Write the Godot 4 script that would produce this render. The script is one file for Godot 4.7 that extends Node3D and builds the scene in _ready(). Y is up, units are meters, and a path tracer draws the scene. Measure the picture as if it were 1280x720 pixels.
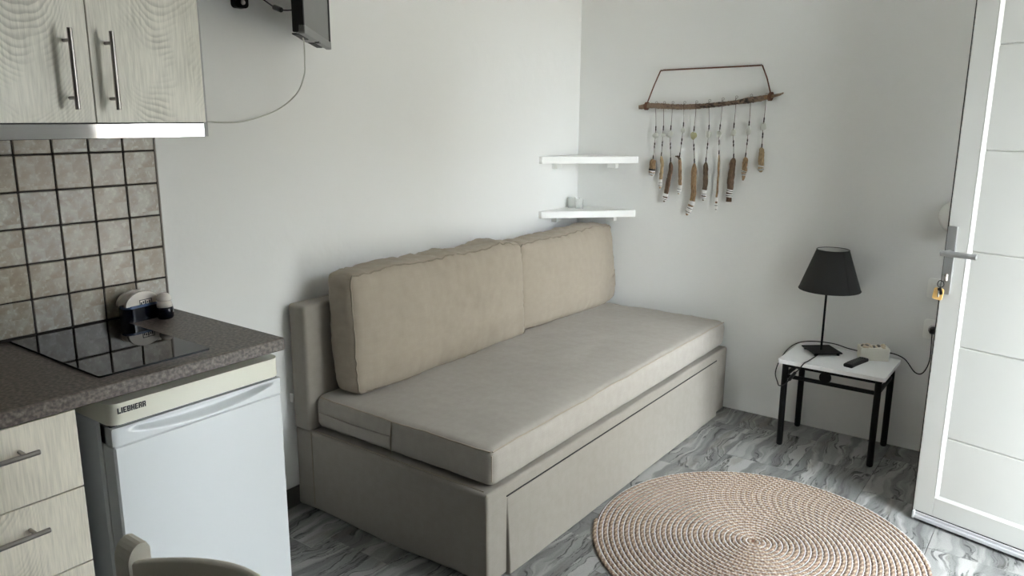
extends Node3D
# A small holiday studio: kitchenette on the left, day bed in the corner, lamp table and open entrance door on the right.
# Axes: the back wall is z = 0, the right wall is x = 0, the room lies at x < 0, z > 0; metres.

var used := {}
var M := {}
var rng := RandomNumberGenerator.new()

# ------------------------------------------------------------------ helpers
func numbered(called: String) -> String:
	if not used.has(called):
		used[called] = 0
		return called
	used[called] += 1
	return "%s_%03d" % [called, used[called]]

func thing(called: String, label: String, category: String, at := Vector3.ZERO, turn := 0.0, group := "") -> Node3D:
	var o := Node3D.new()
	o.name = numbered(called)
	add_child(o)
	o.position = at
	o.rotation_degrees.y = turn
	tag(o, label, category, group)
	return o

func tag(o: Node, label: String, category: String, group := "") -> void:
	o.set_meta("label", label)
	o.set_meta("category", category)
	if group:
		o.set_meta("group", group)

func part(called: String, shape, mat: Material, parent: Node = self, label := "") -> MeshInstance3D:
	var o := MeshInstance3D.new()
	o.name = numbered(called) if parent == self else called
	if shape is SurfaceTool:
		shape.generate_normals()
		o.mesh = shape.commit()
	else:
		o.mesh = shape
	o.material_override = mat
	parent.add_child(o, true)
	if label:
		o.set_meta("label", label)
	return o

func struct(called: String, shape, mat: Material, label: String, category: String) -> MeshInstance3D:
	var o := part(called, shape, mat)
	o.set_meta("kind", "structure")
	tag(o, label, category)
	return o

func new_st() -> SurfaceTool:
	var st := SurfaceTool.new()
	st.begin(Mesh.PRIMITIVE_TRIANGLES)
	st.set_smooth_group(-1)
	return st

# a, b, c counter-clockwise seen from outside
func tri(st: SurfaceTool, a: Vector3, b: Vector3, c: Vector3) -> void:
	st.add_vertex(a); st.add_vertex(c); st.add_vertex(b)

func quad(st: SurfaceTool, a: Vector3, b: Vector3, c: Vector3, d: Vector3) -> void:
	tri(st, a, b, c)
	tri(st, a, c, d)

func box(st: SurfaceTool, lo: Vector3, hi: Vector3, bevel := 0.0, x := Transform3D.IDENTITY) -> SurfaceTool:
	st.set_smooth_group(-1)
	var c := (lo + hi) / 2
	var h := (hi - lo).abs() / 2
	var e: float = min(bevel, min(h.x, min(h.y, h.z)) * 0.99)
	var ax := [Vector3.RIGHT, Vector3.UP, Vector3.BACK]
	for i in 3:
		var j := (i + 1) % 3
		var k := (i + 2) % 3
		for s in [-1.0, 1.0]:
			var n: Vector3 = ax[i] * h[i] * s
			var u: Vector3 = ax[j] * (h[j] - e)
			var v: Vector3 = ax[k] * (h[k] - e) * s
			quad(st, x * (c + n - u - v), x * (c + n + u - v), x * (c + n + u + v), x * (c + n - u + v))
	if e > 0.0:
		for i in 3:
			var j := (i + 1) % 3
			var k := (i + 2) % 3
			var w: Vector3 = ax[i] * (h[i] - e)
			for sj in [-1.0, 1.0]:
				for sk in [-1.0, 1.0]:
					var p: Vector3 = c + ax[j] * h[j] * sj + ax[k] * (h[k] - e) * sk
					var q: Vector3 = c + ax[j] * (h[j] - e) * sj + ax[k] * h[k] * sk
					_edge(st, x, p, q, w, c)
		for sx in [-1.0, 1.0]:
			for sy in [-1.0, 1.0]:
				for sz in [-1.0, 1.0]:
					var g := Vector3(sx, sy, sz)
					var a := c + Vector3(h.x * sx, (h.y - e) * sy, (h.z - e) * sz)
					var b := c + Vector3((h.x - e) * sx, h.y * sy, (h.z - e) * sz)
					var d := c + Vector3((h.x - e) * sx, (h.y - e) * sy, h.z * sz)
					if (b - a).cross(d - a).dot(g) > 0:
						tri(st, x * a, x * b, x * d)
					else:
						tri(st, x * a, x * d, x * b)
	return st

func _edge(st: SurfaceTool, x: Transform3D, p: Vector3, q: Vector3, w: Vector3, c: Vector3) -> void:
	var out := (p + q) / 2 - c
	out -= w.normalized() * out.dot(w.normalized())
	if (q - p).cross(w).dot(out) > 0:
		quad(st, x * (p - w), x * (q - w), x * (q + w), x * (p + w))
	else:
		quad(st, x * (p - w), x * (p + w), x * (q + w), x * (q - w))

# a rod along a path; r a number or one number per point; flat squashes the second axis; tint gives vertex colours
func rod(pts: Array, r, sides := 8, flat := 1.0, tint = null, up := Vector3.UP) -> ArrayMesh:
	var v := PackedVector3Array()
	var n := PackedVector3Array()
	var c := PackedColorArray()
	var idx := PackedInt32Array()
	var count := pts.size()
	var side := Vector3.ZERO
	for i in count:
		var t: Vector3 = (pts[min(i + 1, count - 1)] - pts[max(i - 1, 0)]).normalized()
		if i == 0:
			var ref := up if absf(t.dot(up)) < 0.95 else Vector3.RIGHT
			side = t.cross(ref).normalized()
		else:
			side = (side - t * side.dot(t)).normalized()
		var other := t.cross(side)
		var rad: float = r if (r is float or r is int) else r[i]
		for k in sides:
			var a := TAU * k / sides
			v.append(pts[i] + side * cos(a) * rad + other * sin(a) * rad * flat)
			n.append((side * cos(a) * flat + other * sin(a)).normalized())
			if tint != null:
				c.append(tint.call(i, k))
		if i > 0:
			for k in sides:
				var a0 := (i - 1) * sides + k
				var a1 := (i - 1) * sides + (k + 1) % sides
				var b0 := a0 + sides
				var b1 := a1 + sides
				idx.append_array([a0, a1, b1, a0, b1, b0])
	# caps
	for e in [0, count - 1]:
		var t: Vector3 = (pts[1] - pts[0]).normalized() * -1.0 if e == 0 else (pts[count - 1] - pts[count - 2]).normalized()
		var base := v.size()
		for k in sides:
			v.append(v[e * sides + k])
			n.append(t)
			if tint != null:
				c.append(c[e * sides + k])
		for k in range(1, sides - 1):
			if e == 0:
				idx.append_array([base, base + k + 1, base + k])
			else:
				idx.append_array([base, base + k, base + k + 1])
	var arr := []
	arr.resize(Mesh.ARRAY_MAX)
	arr[Mesh.ARRAY_VERTEX] = v
	arr[Mesh.ARRAY_NORMAL] = n
	if tint != null:
		arr[Mesh.ARRAY_COLOR] = c
	# the loop above is counter-clockwise from outside: turn it
	for i in range(0, idx.size(), 3):
		var s := idx[i + 1]
		idx[i + 1] = idx[i + 2]
		idx[i + 2] = s
	arr[Mesh.ARRAY_INDEX] = idx
	var m := ArrayMesh.new()
	m.add_surface_from_arrays(Mesh.PRIMITIVE_TRIANGLES, arr)
	return m

func joined(meshes: Array) -> ArrayMesh:
	var st := SurfaceTool.new()
	for m in meshes:
		st.append_from(m, 0, Transform3D.IDENTITY)
	return st.commit()

func smooth_path(pts: Array, step := 0.01) -> Array:
	var cv := Curve3D.new()
	cv.bake_interval = step
	for i in pts.size():
		var t: Vector3 = (pts[min(i + 1, pts.size() - 1)] - pts[max(i - 1, 0)]) / 6.0
		cv.add_point(pts[i], -t, t)
	return Array(cv.get_baked_points())

# turned profile of (radius, height), from the bottom outside upwards
func lathe(st: SurfaceTool, prof: Array, segs := 32, x := Transform3D.IDENTITY, smooth := true) -> SurfaceTool:
	st.set_smooth_group(1 if smooth else -1)
	for i in prof.size() - 1:
		var a: Vector2 = prof[i]
		var b: Vector2 = prof[i + 1]
		for k in segs:
			var u := TAU * k / segs
			var w := TAU * ((k + 1) % segs) / segs
			var p0 := x * Vector3(cos(u) * a.x, a.y, -sin(u) * a.x)
			var p1 := x * Vector3(cos(w) * a.x, a.y, -sin(w) * a.x)
			var q0 := x * Vector3(cos(u) * b.x, b.y, -sin(u) * b.x)
			var q1 := x * Vector3(cos(w) * b.x, b.y, -sin(w) * b.x)
			if a.x > 1e-6:
				tri(st, p0, p1, q1)
			if b.x > 1e-6:
				tri(st, p0, q1, q0)
	st.set_smooth_group(-1)
	return st

# outline (counter-clockwise, in x and y) extruded from z0 to z1
func prism(st: SurfaceTool, poly: PackedVector2Array, z0: float, z1: float, x := Transform3D.IDENTITY, smooth := false) -> SurfaceTool:
	st.set_smooth_group(-1)
	var ids := Geometry2D.triangulate_polygon(poly)
	for i in range(0, ids.size(), 3):
		var a := poly[ids[i]]
		var b := poly[ids[i + 1]]
		var c := poly[ids[i + 2]]
		if (b - a).cross(c - a) < 0:
			var s := b
			b = c
			c = s
		tri(st, x * Vector3(a.x, a.y, z1), x * Vector3(b.x, b.y, z1), x * Vector3(c.x, c.y, z1))
		tri(st, x * Vector3(a.x, a.y, z0), x * Vector3(c.x, c.y, z0), x * Vector3(b.x, b.y, z0))
	if smooth:
		st.set_smooth_group(2)
	for i in poly.size():
		var a := poly[i]
		var b := poly[(i + 1) % poly.size()]
		quad(st, x * Vector3(a.x, a.y, z0), x * Vector3(b.x, b.y, z0), x * Vector3(b.x, b.y, z1), x * Vector3(a.x, a.y, z1))
	st.set_smooth_group(-1)
	return st

func round_rect(w: float, h: float, r: float, n := 5) -> PackedVector2Array:
	var p := PackedVector2Array()
	for q in 4:
		var c: Vector2 = [Vector2(w / 2 - r, h / 2 - r), Vector2(-w / 2 + r, h / 2 - r), Vector2(-w / 2 + r, -h / 2 + r), Vector2(w / 2 - r, -h / 2 + r)][q]
		for k in n + 1:
			var a := PI / 2 * (q + float(k) / n)
			p.append(c + Vector2(cos(a), sin(a)) * r)
	return p

# rounded box with many faces, every point passed through bend
func soft_box(size: Vector3, r: float, n: Vector3i, bend: Callable) -> SurfaceTool:
	var st := new_st()
	st.set_smooth_group(1)
	var h := size / 2
	var lines := []
	for i in 3:
		var l := []
		for f in [0.0, 0.2, 0.42, 0.7]:
			l.append(-h[i] + r * f)
		for k in n[i] + 1:
			l.append(lerpf(-h[i] + r, h[i] - r, float(k) / n[i]))
		for f in [0.7, 0.42, 0.2, 0.0]:
			l.append(h[i] - r * f)
		lines.append(l)
	var inner := h - Vector3(r, r, r)
	for i in 3:
		var j := (i + 1) % 3
		var k := (i + 2) % 3
		for s in [-1.0, 1.0]:
			var g := []
			for a in lines[j]:
				var row := []
				for b in lines[k]:
					var p := Vector3.ZERO
					p[i] = h[i] * s
					p[j] = a
					p[k] = b
					var core := p.clamp(-inner, inner)
					p = core + (p - core).normalized() * r
					row.append(bend.call(p.snapped(Vector3.ONE * 1e-6)))
				g.append(row)
			for a in g.size() - 1:
				for b in g[0].size() - 1:
					if s > 0:
						quad(st, g[a][b], g[a + 1][b], g[a + 1][b + 1], g[a][b + 1])
					else:
						quad(st, g[a][b], g[a][b + 1], g[a + 1][b + 1], g[a + 1][b])
	return st

# ------------------------------------------------------------------ materials
func mat(called: String, col: Color, rough := 0.6, metal := 0.0) -> StandardMaterial3D:
	var m := StandardMaterial3D.new()
	m.resource_name = called
	m.albedo_color = col
	m.roughness = rough
	m.metallic = metal
	M[called] = m
	return m

func picture(m: StandardMaterial3D, t: Texture2D, size: Vector3, world := false) -> void:
	m.albedo_texture = t
	m.uv1_triplanar = true
	m.uv1_world_triplanar = world
	m.uv1_scale = Vector3(1.0 / size.x, 1.0 / size.y, 1.0 / size.z)

func noise(sd: int, freq := 1.0, octaves := 4) -> FastNoiseLite:
	var f := FastNoiseLite.new()
	f.seed = sd
	f.noise_type = FastNoiseLite.TYPE_SIMPLEX_SMOOTH
	f.frequency = freq
	f.fractal_octaves = octaves
	return f

func noise_tex(sd: int, freq: float, octaves: int, a: Color, b: Color, size := 512) -> NoiseTexture2D:
	var t := NoiseTexture2D.new()
	t.width = size
	t.height = size
	t.seamless = true
	t.noise = noise(sd, freq, octaves)
	var g := Gradient.new()
	g.set_color(0, a)
	g.set_color(1, b)
	t.color_ramp = g
	return t

func bump_tex(sd: int, freq: float, octaves: int, strength: float, size := 512) -> NoiseTexture2D:
	var t := NoiseTexture2D.new()
	t.width = size
	t.height = size
	t.seamless = true
	t.noise = noise(sd, freq, octaves)
	t.as_normal_map = true
	t.bump_strength = strength
	return t

func painted(w: int, h: int, f: Callable) -> ImageTexture:
	var im := Image.create_empty(w, h, false, Image.FORMAT_RGB8)
	for y in h:
		for x in w:
			im.set_pixel(x, y, f.call(x, y))
	return ImageTexture.create_from_image(im)

func wood_picture(sd: int, centre: float) -> ImageTexture:
	# white-washed oak: fine upright grain and nested arches round one line; 0.6 m wide, 1.2 m high
	var n1 := noise(sd, 0.006, 2)
	var n2 := noise(sd + 1, 0.02, 3)
	var n3 := noise(sd + 2, 1.0, 2)
	var light := Color(0.93, 0.92, 0.885)
	var dark := Color(0.70, 0.69, 0.65)
	return painted(400, 800, func(x, y):
		var along: float = y / 800.0 * 1.2
		var across: float = (x / 400.0 - centre) * 0.6 + n1.get_noise_2d(x * 0.6, y * 0.5) * 0.035
		var swirl: float = n1.get_noise_2d(x * 0.8 + 900, y * 0.45) * 0.05
		var ring: float = (along + across * across * 7.0 + swirl) * 62.0 + n2.get_noise_2d(x * 0.6, y) * 0.5
		var s: float = ring - floorf(ring)
		var line: float = smoothstep(0.2, 0.9, s) * (1.0 - smoothstep(0.9, 1.0, s))
		line *= exp(-pow(across / 0.11, 4.0)) * clampf(0.5 + n2.get_noise_2d(x * 0.4 + 300, y * 0.3) * 1.6, 0.0, 1.0)
		var fine: float = n3.get_noise_2d(x * 0.5, y * 0.02) * 0.6 + n3.get_noise_2d(x * 0.16, y * 0.008 + 50) * 0.5
		var blot: float = n1.get_noise_2d(x + 70, y + 400) * 0.25
		return light.lerp(dark, clampf(line * 0.55 + fine * 0.40 + blot + 0.22, 0.0, 1.0)))

func marble_picture() -> ImageTexture:
	# grey marble, streaks along x; 2.4 m x 2.4 m
	var a := noise(11, 1.0, 5)
	var b := noise(12, 1.0, 4)
	var c := noise(13, 1.0, 5)
	var light := Color(0.70, 0.70, 0.69)
	var mid := Color(0.53, 0.535, 0.53)
	var dark := Color(0.27, 0.275, 0.27)
	var brown := Color(0.47, 0.44, 0.40)
	return painted(1024, 1024, func(x, y):
		var u: float = x / 1024.0 * 2.4
		var v: float = y / 1024.0 * 2.4
		var wx: float = b.get_noise_2d(u * 1.2, v * 2.6) * 0.30
		var wy: float = b.get_noise_2d(u * 1.5 + 40, v * 2.2) * 0.075
		var k: float = a.get_noise_2d((u + wx) * 0.6, (v + wy) * 10.0)
		var cloud: float = clampf(0.5 + 1.0 * k, 0.0, 1.0)
		var thin: float = c.get_noise_2d((u + wx) * 1.7, (v + wy * 1.4) * 21.0)
		var vein: float = 1.0 - clampf(absf(thin) * 11.0, 0.0, 1.0)
		vein *= clampf(0.45 - 2.4 * b.get_noise_2d(u * 2.4 + 9, v * 7.0), 0.0, 1.0)
		var p := light.lerp(mid, smoothstep(0.34, 0.70, cloud)).lerp(dark, smoothstep(0.70, 1.0, cloud) * 0.45)
		p = p.lerp(mid, clampf(0.5 + thin * 2.0, 0.0, 1.0) * 0.6)
		p = p.lerp(dark, vein * 0.9)
		var rust: float = smoothstep(0.15, 0.5, a.get_noise_2d(u * 2 + 77, v * 9.0))
		p = p.lerp(brown, rust * 0.3)
		var grit: float = c.get_noise_2d(x * 0.25, y * 0.7) * 0.05
		return Color(p.r + grit, p.g + grit, p.b + grit))

func tile_picture() -> ImageTexture:
	var a := noise(31, 0.014, 5)
	var b := noise(32, 0.03, 4)
	return painted(256, 256, func(x, y):
		var k: float = 0.5 + a.get_noise_2d(x, y) * 1.1
		var line: float = 1.0 - clampf(absf(b.get_noise_2d(x + a.get_noise_2d(x, y) * 30.0, y)) * 12.0, 0.0, 1.0)
		var p := Color(0.67, 0.655, 0.61).lerp(Color(0.565, 0.525, 0.465), clampf(k, 0, 1))
		p = p.lerp(Color(0.54, 0.51, 0.47), line * 0.35)
		p = p.lerp(Color(0.76, 0.75, 0.71), smoothstep(0.15, 0.5, b.get_noise_2d(x + 500, y)) * 0.6)
		return p)

func cloth_picture() -> Array:
	# plain heathered weave, 0.32 m square, with its relief
	var im := Image.create_empty(512, 512, false, Image.FORMAT_RGB8)
	var hm := Image.create_empty(512, 512, false, Image.FORMAT_RGB8)
	var r := RandomNumberGenerator.new()
	r.seed = 5
	var across := []
	var along := []
	for i in 512:
		across.append(r.randf_range(-1, 1))
		along.append(r.randf_range(-1, 1))
	var n := noise(41, 0.012, 4)
	var s := noise(42, 0.25, 2)
	for y in 512:
		for x in 512:
			var over := ((x / 2) + (y / 2)) % 2 == 0
			var thread: float = across[y] if over else along[x]
			var k: float = 0.5 + 0.10 * thread + 0.16 * s.get_noise_2d(x * (0.25 if over else 1.6), y * (1.6 if over else 0.25)) + 0.16 * n.get_noise_2d(x, y)
			k = clampf(k, 0, 1)
			im.set_pixel(x, y, Color(0.84, 0.835, 0.825).lerp(Color(1, 1, 1), k))
			var h: float = clampf(0.5 + (0.25 if over else -0.25) + 0.2 * thread, 0, 1)
			hm.set_pixel(x, y, Color(h, h, h))
	hm.bump_map_to_normal_map(1.2)
	return [ImageTexture.create_from_image(im), ImageTexture.create_from_image(hm)]

func make_materials() -> void:
	var m := mat("wall_paint", Color(0.93, 0.93, 0.915), 0.75)
	m.normal_enabled = true
	m.normal_texture = bump_tex(3, 0.012, 5, 2.2)
	m.normal_scale = 0.35
	m.uv1_triplanar = true
	m.uv1_world_triplanar = true
	m.uv1_scale = Vector3.ONE * 0.9
	mat("taupe_paint", Color(0.52, 0.50, 0.47), 0.9)
	mat("ceiling_paint", Color(0.94, 0.94, 0.93), 0.9)
	mat("shelf_white", Color(0.955, 0.955, 0.935), 0.4)
	mat("door_white", Color(0.765, 0.765, 0.745), 0.32)
	mat("fridge_white", Color(0.875, 0.885, 0.88), 0.22)
	mat("fridge_cream", Color(0.91, 0.90, 0.83), 0.3)
	mat("socket_white", Color(0.97, 0.97, 0.95), 0.35)
	mat("black_rubber", Color(0.025, 0.025, 0.025), 0.6)
	mat("black_plastic", Color(0.035, 0.035, 0.036), 0.38)
	mat("black_metal", Color(0.02, 0.02, 0.02), 0.5).metallic_specular = 0.3
	mat("grey_plastic", Color(0.30, 0.30, 0.29), 0.35)
	mat("tv_grey", Color(0.45, 0.45, 0.44), 0.4)
	mat("vent_dark", Color(0.11, 0.11, 0.11), 0.6)
	mat("screen", Color(0.04, 0.042, 0.04), 0.2).metallic_specular = 0.35
	mat("logo", Color(0.03, 0.03, 0.05), 0.5)
	mat("steel", Color(0.62, 0.60, 0.58), 0.28, 1.0)
	mat("chrome", Color(0.80, 0.80, 0.81), 0.06, 1.0)
	mat("aluminium", Color(0.80, 0.80, 0.80), 0.35, 0.35)
	mat("handle_grey", Color(0.60, 0.60, 0.59), 0.36, 0.5)
	mat("hob_glass", Color(0.010, 0.010, 0.011), 0.035).metallic_specular = 0.4
	mat("dark_gap", Color(0.05, 0.045, 0.04), 0.9)
	mat("grout", Color(0.15, 0.13, 0.12), 0.9)
	mat("floor_grout", Color(0.34, 0.345, 0.34), 0.8)
	mat("cord_white", Color(0.80, 0.80, 0.76), 0.5)
	mat("tag_wood", Color(0.90, 0.73, 0.45), 0.5)
	mat("navy_glaze", Color(0.025, 0.04, 0.10), 0.12)
	mat("blue_glaze", Color(0.30, 0.37, 0.50), 0.15)
	mat("white_glaze", Color(0.88, 0.85, 0.81), 0.25)
	mat("chair_paint", Color(0.87, 0.845, 0.79), 0.4)
	mat("table_white", Color(0.93, 0.93, 0.92), 0.3)
	mat("twine", Color(0.42, 0.28, 0.21), 0.9)
	mat("thread", Color(0.36, 0.29, 0.24), 0.9)
	mat("knot", Color(0.16, 0.13, 0.11), 0.9)
	mat("band_white", Color(0.93, 0.92, 0.90), 0.6)
	mat("band_black", Color(0.12, 0.11, 0.11), 0.7)
	mat("box_white", Color(0.92, 0.905, 0.85), 0.7)
	mat("shell", Color(0.85, 0.79, 0.68), 0.5)
	mat("shell_dark", Color(0.45, 0.44, 0.40), 0.5)
	mat("soil", Color(0.66, 0.62, 0.55), 0.9)
	mat("terrace_paving", Color(0.50, 0.485, 0.46), 0.9)
	mat("house_wall", Color(0.36, 0.35, 0.33), 0.9)
	mat("tile_edge", Color(0.62, 0.60, 0.56), 0.4)
	m = mat("shade", Color(0.17, 0.17, 0.165), 0.9)
	picture(m, noise_tex(8, 0.2, 2, Color(0.86, 0.86, 0.86), Color(1, 1, 1), 256), Vector3.ONE * 0.1)
	mat("shade_inside", Color(0.85, 0.85, 0.83), 0.8)
	m = mat("sea_glass", Color(0.80, 0.80, 0.76, 0.85), 0.45)
	m.backlight = Color(0.5, 0.52, 0.48)
	m = mat("sea_glass_green", Color(0.66, 0.65, 0.50), 0.45)
	m = mat("clear_glass", Color(0.93, 0.95, 0.93, 0.22), 0.05)
	m.transparency = BaseMaterial3D.TRANSPARENCY_ALPHA
	# laminates, stone, cloth
	for k in 4:
		m = mat("oak_%d" % k, Color(0.99, 0.985, 0.965) if k < 2 else Color(1.0, 0.975, 0.93), 0.55)
		picture(m, wood_picture([21, 55, 71, 93][k], [0.21, 0.79, 0.30, 0.62][k]), Vector3(0.6, 1.2, 0.6))
	m = mat("oak_edge", Color(0.60, 0.60, 0.58), 0.6)
	m = mat("worktop", Color(1, 1, 1), 0.42)
	picture(m, noise_tex(17, 0.06, 5, Color(0.22, 0.195, 0.175), Color(0.54, 0.495, 0.455), 512), Vector3.ONE * 0.42)
	var marble := marble_picture()
	for k in 8:
		m = mat("marble_%d" % k, Color(0.92, 0.915, 0.905) * [1.0, 0.93, 1.0, 0.88, 0.97, 1.0, 0.9, 0.95][k], 0.2)
		m.albedo_color.a = 1.0
		picture(m, marble, Vector3(2.4, 2.4, 2.4))
		m.uv1_offset = Vector3(k * 0.317, 0, k * 0.171 + 0.07)
		m.roughness = 0.24
	var stone := tile_picture()
	for k in 5:
		m = mat("tile_%d" % k, [Color(0.93, 0.92, 0.90), Color(1, 1, 1), Color(0.96, 0.96, 0.97), Color(0.97, 0.955, 0.93), Color(0.93, 0.90, 0.85)][k], 0.28)
		picture(m, stone, Vector3.ONE * 0.19)
		m.uv1_offset = Vector3(0.31 * (k % 2), 0.19 * (k % 3), 0)
	m = mat("skirting_stone", Color(0.30, 0.29, 0.27), 0.35)
	var cloth := cloth_picture()
	m = mat("linen", Color(0.70, 0.655, 0.59), 0.95)
	picture(m, cloth[0], Vector3.ONE * 0.32)
	m.normal_enabled = true
	m.normal_texture = cloth[1]
	m.normal_scale = 0.5
	m.rim_enabled = true
	m.rim = 0.3
	var d := m.duplicate()
	d.resource_name = "linen_seam"
	d.albedo_color = Color(0.62, 0.58, 0.52)
	M["linen_seam"] = d
	d = m.duplicate()
	d.resource_name = "linen_cover"
	d.albedo_color = Color(0.62, 0.595, 0.555)
	M["linen_cover"] = d
	d = m.duplicate()
	d.resource_name = "linen_mattress"
	d.albedo_color = Color(0.70, 0.675, 0.635)
	M["linen_mattress"] = d
	for k in 4:
		m = mat("driftwood_%d" % k, [Color(0.76, 0.63, 0.48), Color(0.50, 0.42, 0.34), Color(0.50, 0.40, 0.32), Color(0.82, 0.72, 0.56)][k], 0.85)
		picture(m, noise_tex(60 + k, 0.03, 4, Color(0.5, 0.47, 0.44), Color(1, 1, 1), 256), Vector3(0.05, 0.25, 0.05))
	m = mat("rope", Color(1, 1, 1), 0.95)
	m.vertex_color_use_as_albedo = true

# ------------------------------------------------------------------ scene
func _ready() -> void:
	rng.seed = 77
	# camera
	var cam := Camera3D.new()
	cam.name = "camera"
	cam.position = Vector3(-3.9072, 1.5346, 2.4048)
	cam.rotation_order = EULER_ORDER_YXZ
	cam.rotation_degrees = Vector3(-12.4318, -53.656, 0.3233)
	cam.fov = rad_to_deg(2.0 * atan(360.0 / 975.62))
	cam.near = 0.05
	cam.far = 200.0
	add_child(cam)
	cam.current = true
	# sky, sun, exposure
	var sky_m := ProceduralSkyMaterial.new()
	sky_m.sky_top_color = Color(0.93, 0.965, 1.0)
	sky_m.sky_horizon_color = Color(0.76, 0.79, 0.82)
	sky_m.sky_curve = 0.2
	sky_m.ground_bottom_color = Color(0.55, 0.53, 0.50)
	sky_m.ground_horizon_color = Color(0.75, 0.75, 0.74)
	sky_m.sky_energy_multiplier = 1.0
	var env := Environment.new()
	var sky := Sky.new()
	sky.sky_material = sky_m
	env.background_mode = Environment.BG_SKY
	env.sky = sky
	env.tonemap_mode = Environment.TONE_MAPPER_LINEAR
	env.tonemap_exposure = 35.0
	env.sdfgi_enabled = true
	env.ssao_enabled = true
	env.ssil_enabled = true
	var we := WorldEnvironment.new()
	we.name = "daylight"
	we.environment = env
	add_child(we)
	var sun := DirectionalLight3D.new()
	sun.name = "sun"
	sun.light_color = Color(1.0, 0.96, 0.88)
	sun.light_energy = 0.6
	sun.light_angular_distance = 0.6
	sun.shadow_enabled = true
	add_child(sun)
	sun.look_at_from_position(Vector3(-0.45, 0.8, -0.35), Vector3.ZERO)
	make_materials()
	build_room()
	build_door()
	build_kitchen()
	build_tv()
	build_sofa()
	build_shelves()
	build_hanging()
	build_table_and_lamp()
	build_rug()
	build_chair()

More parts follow.
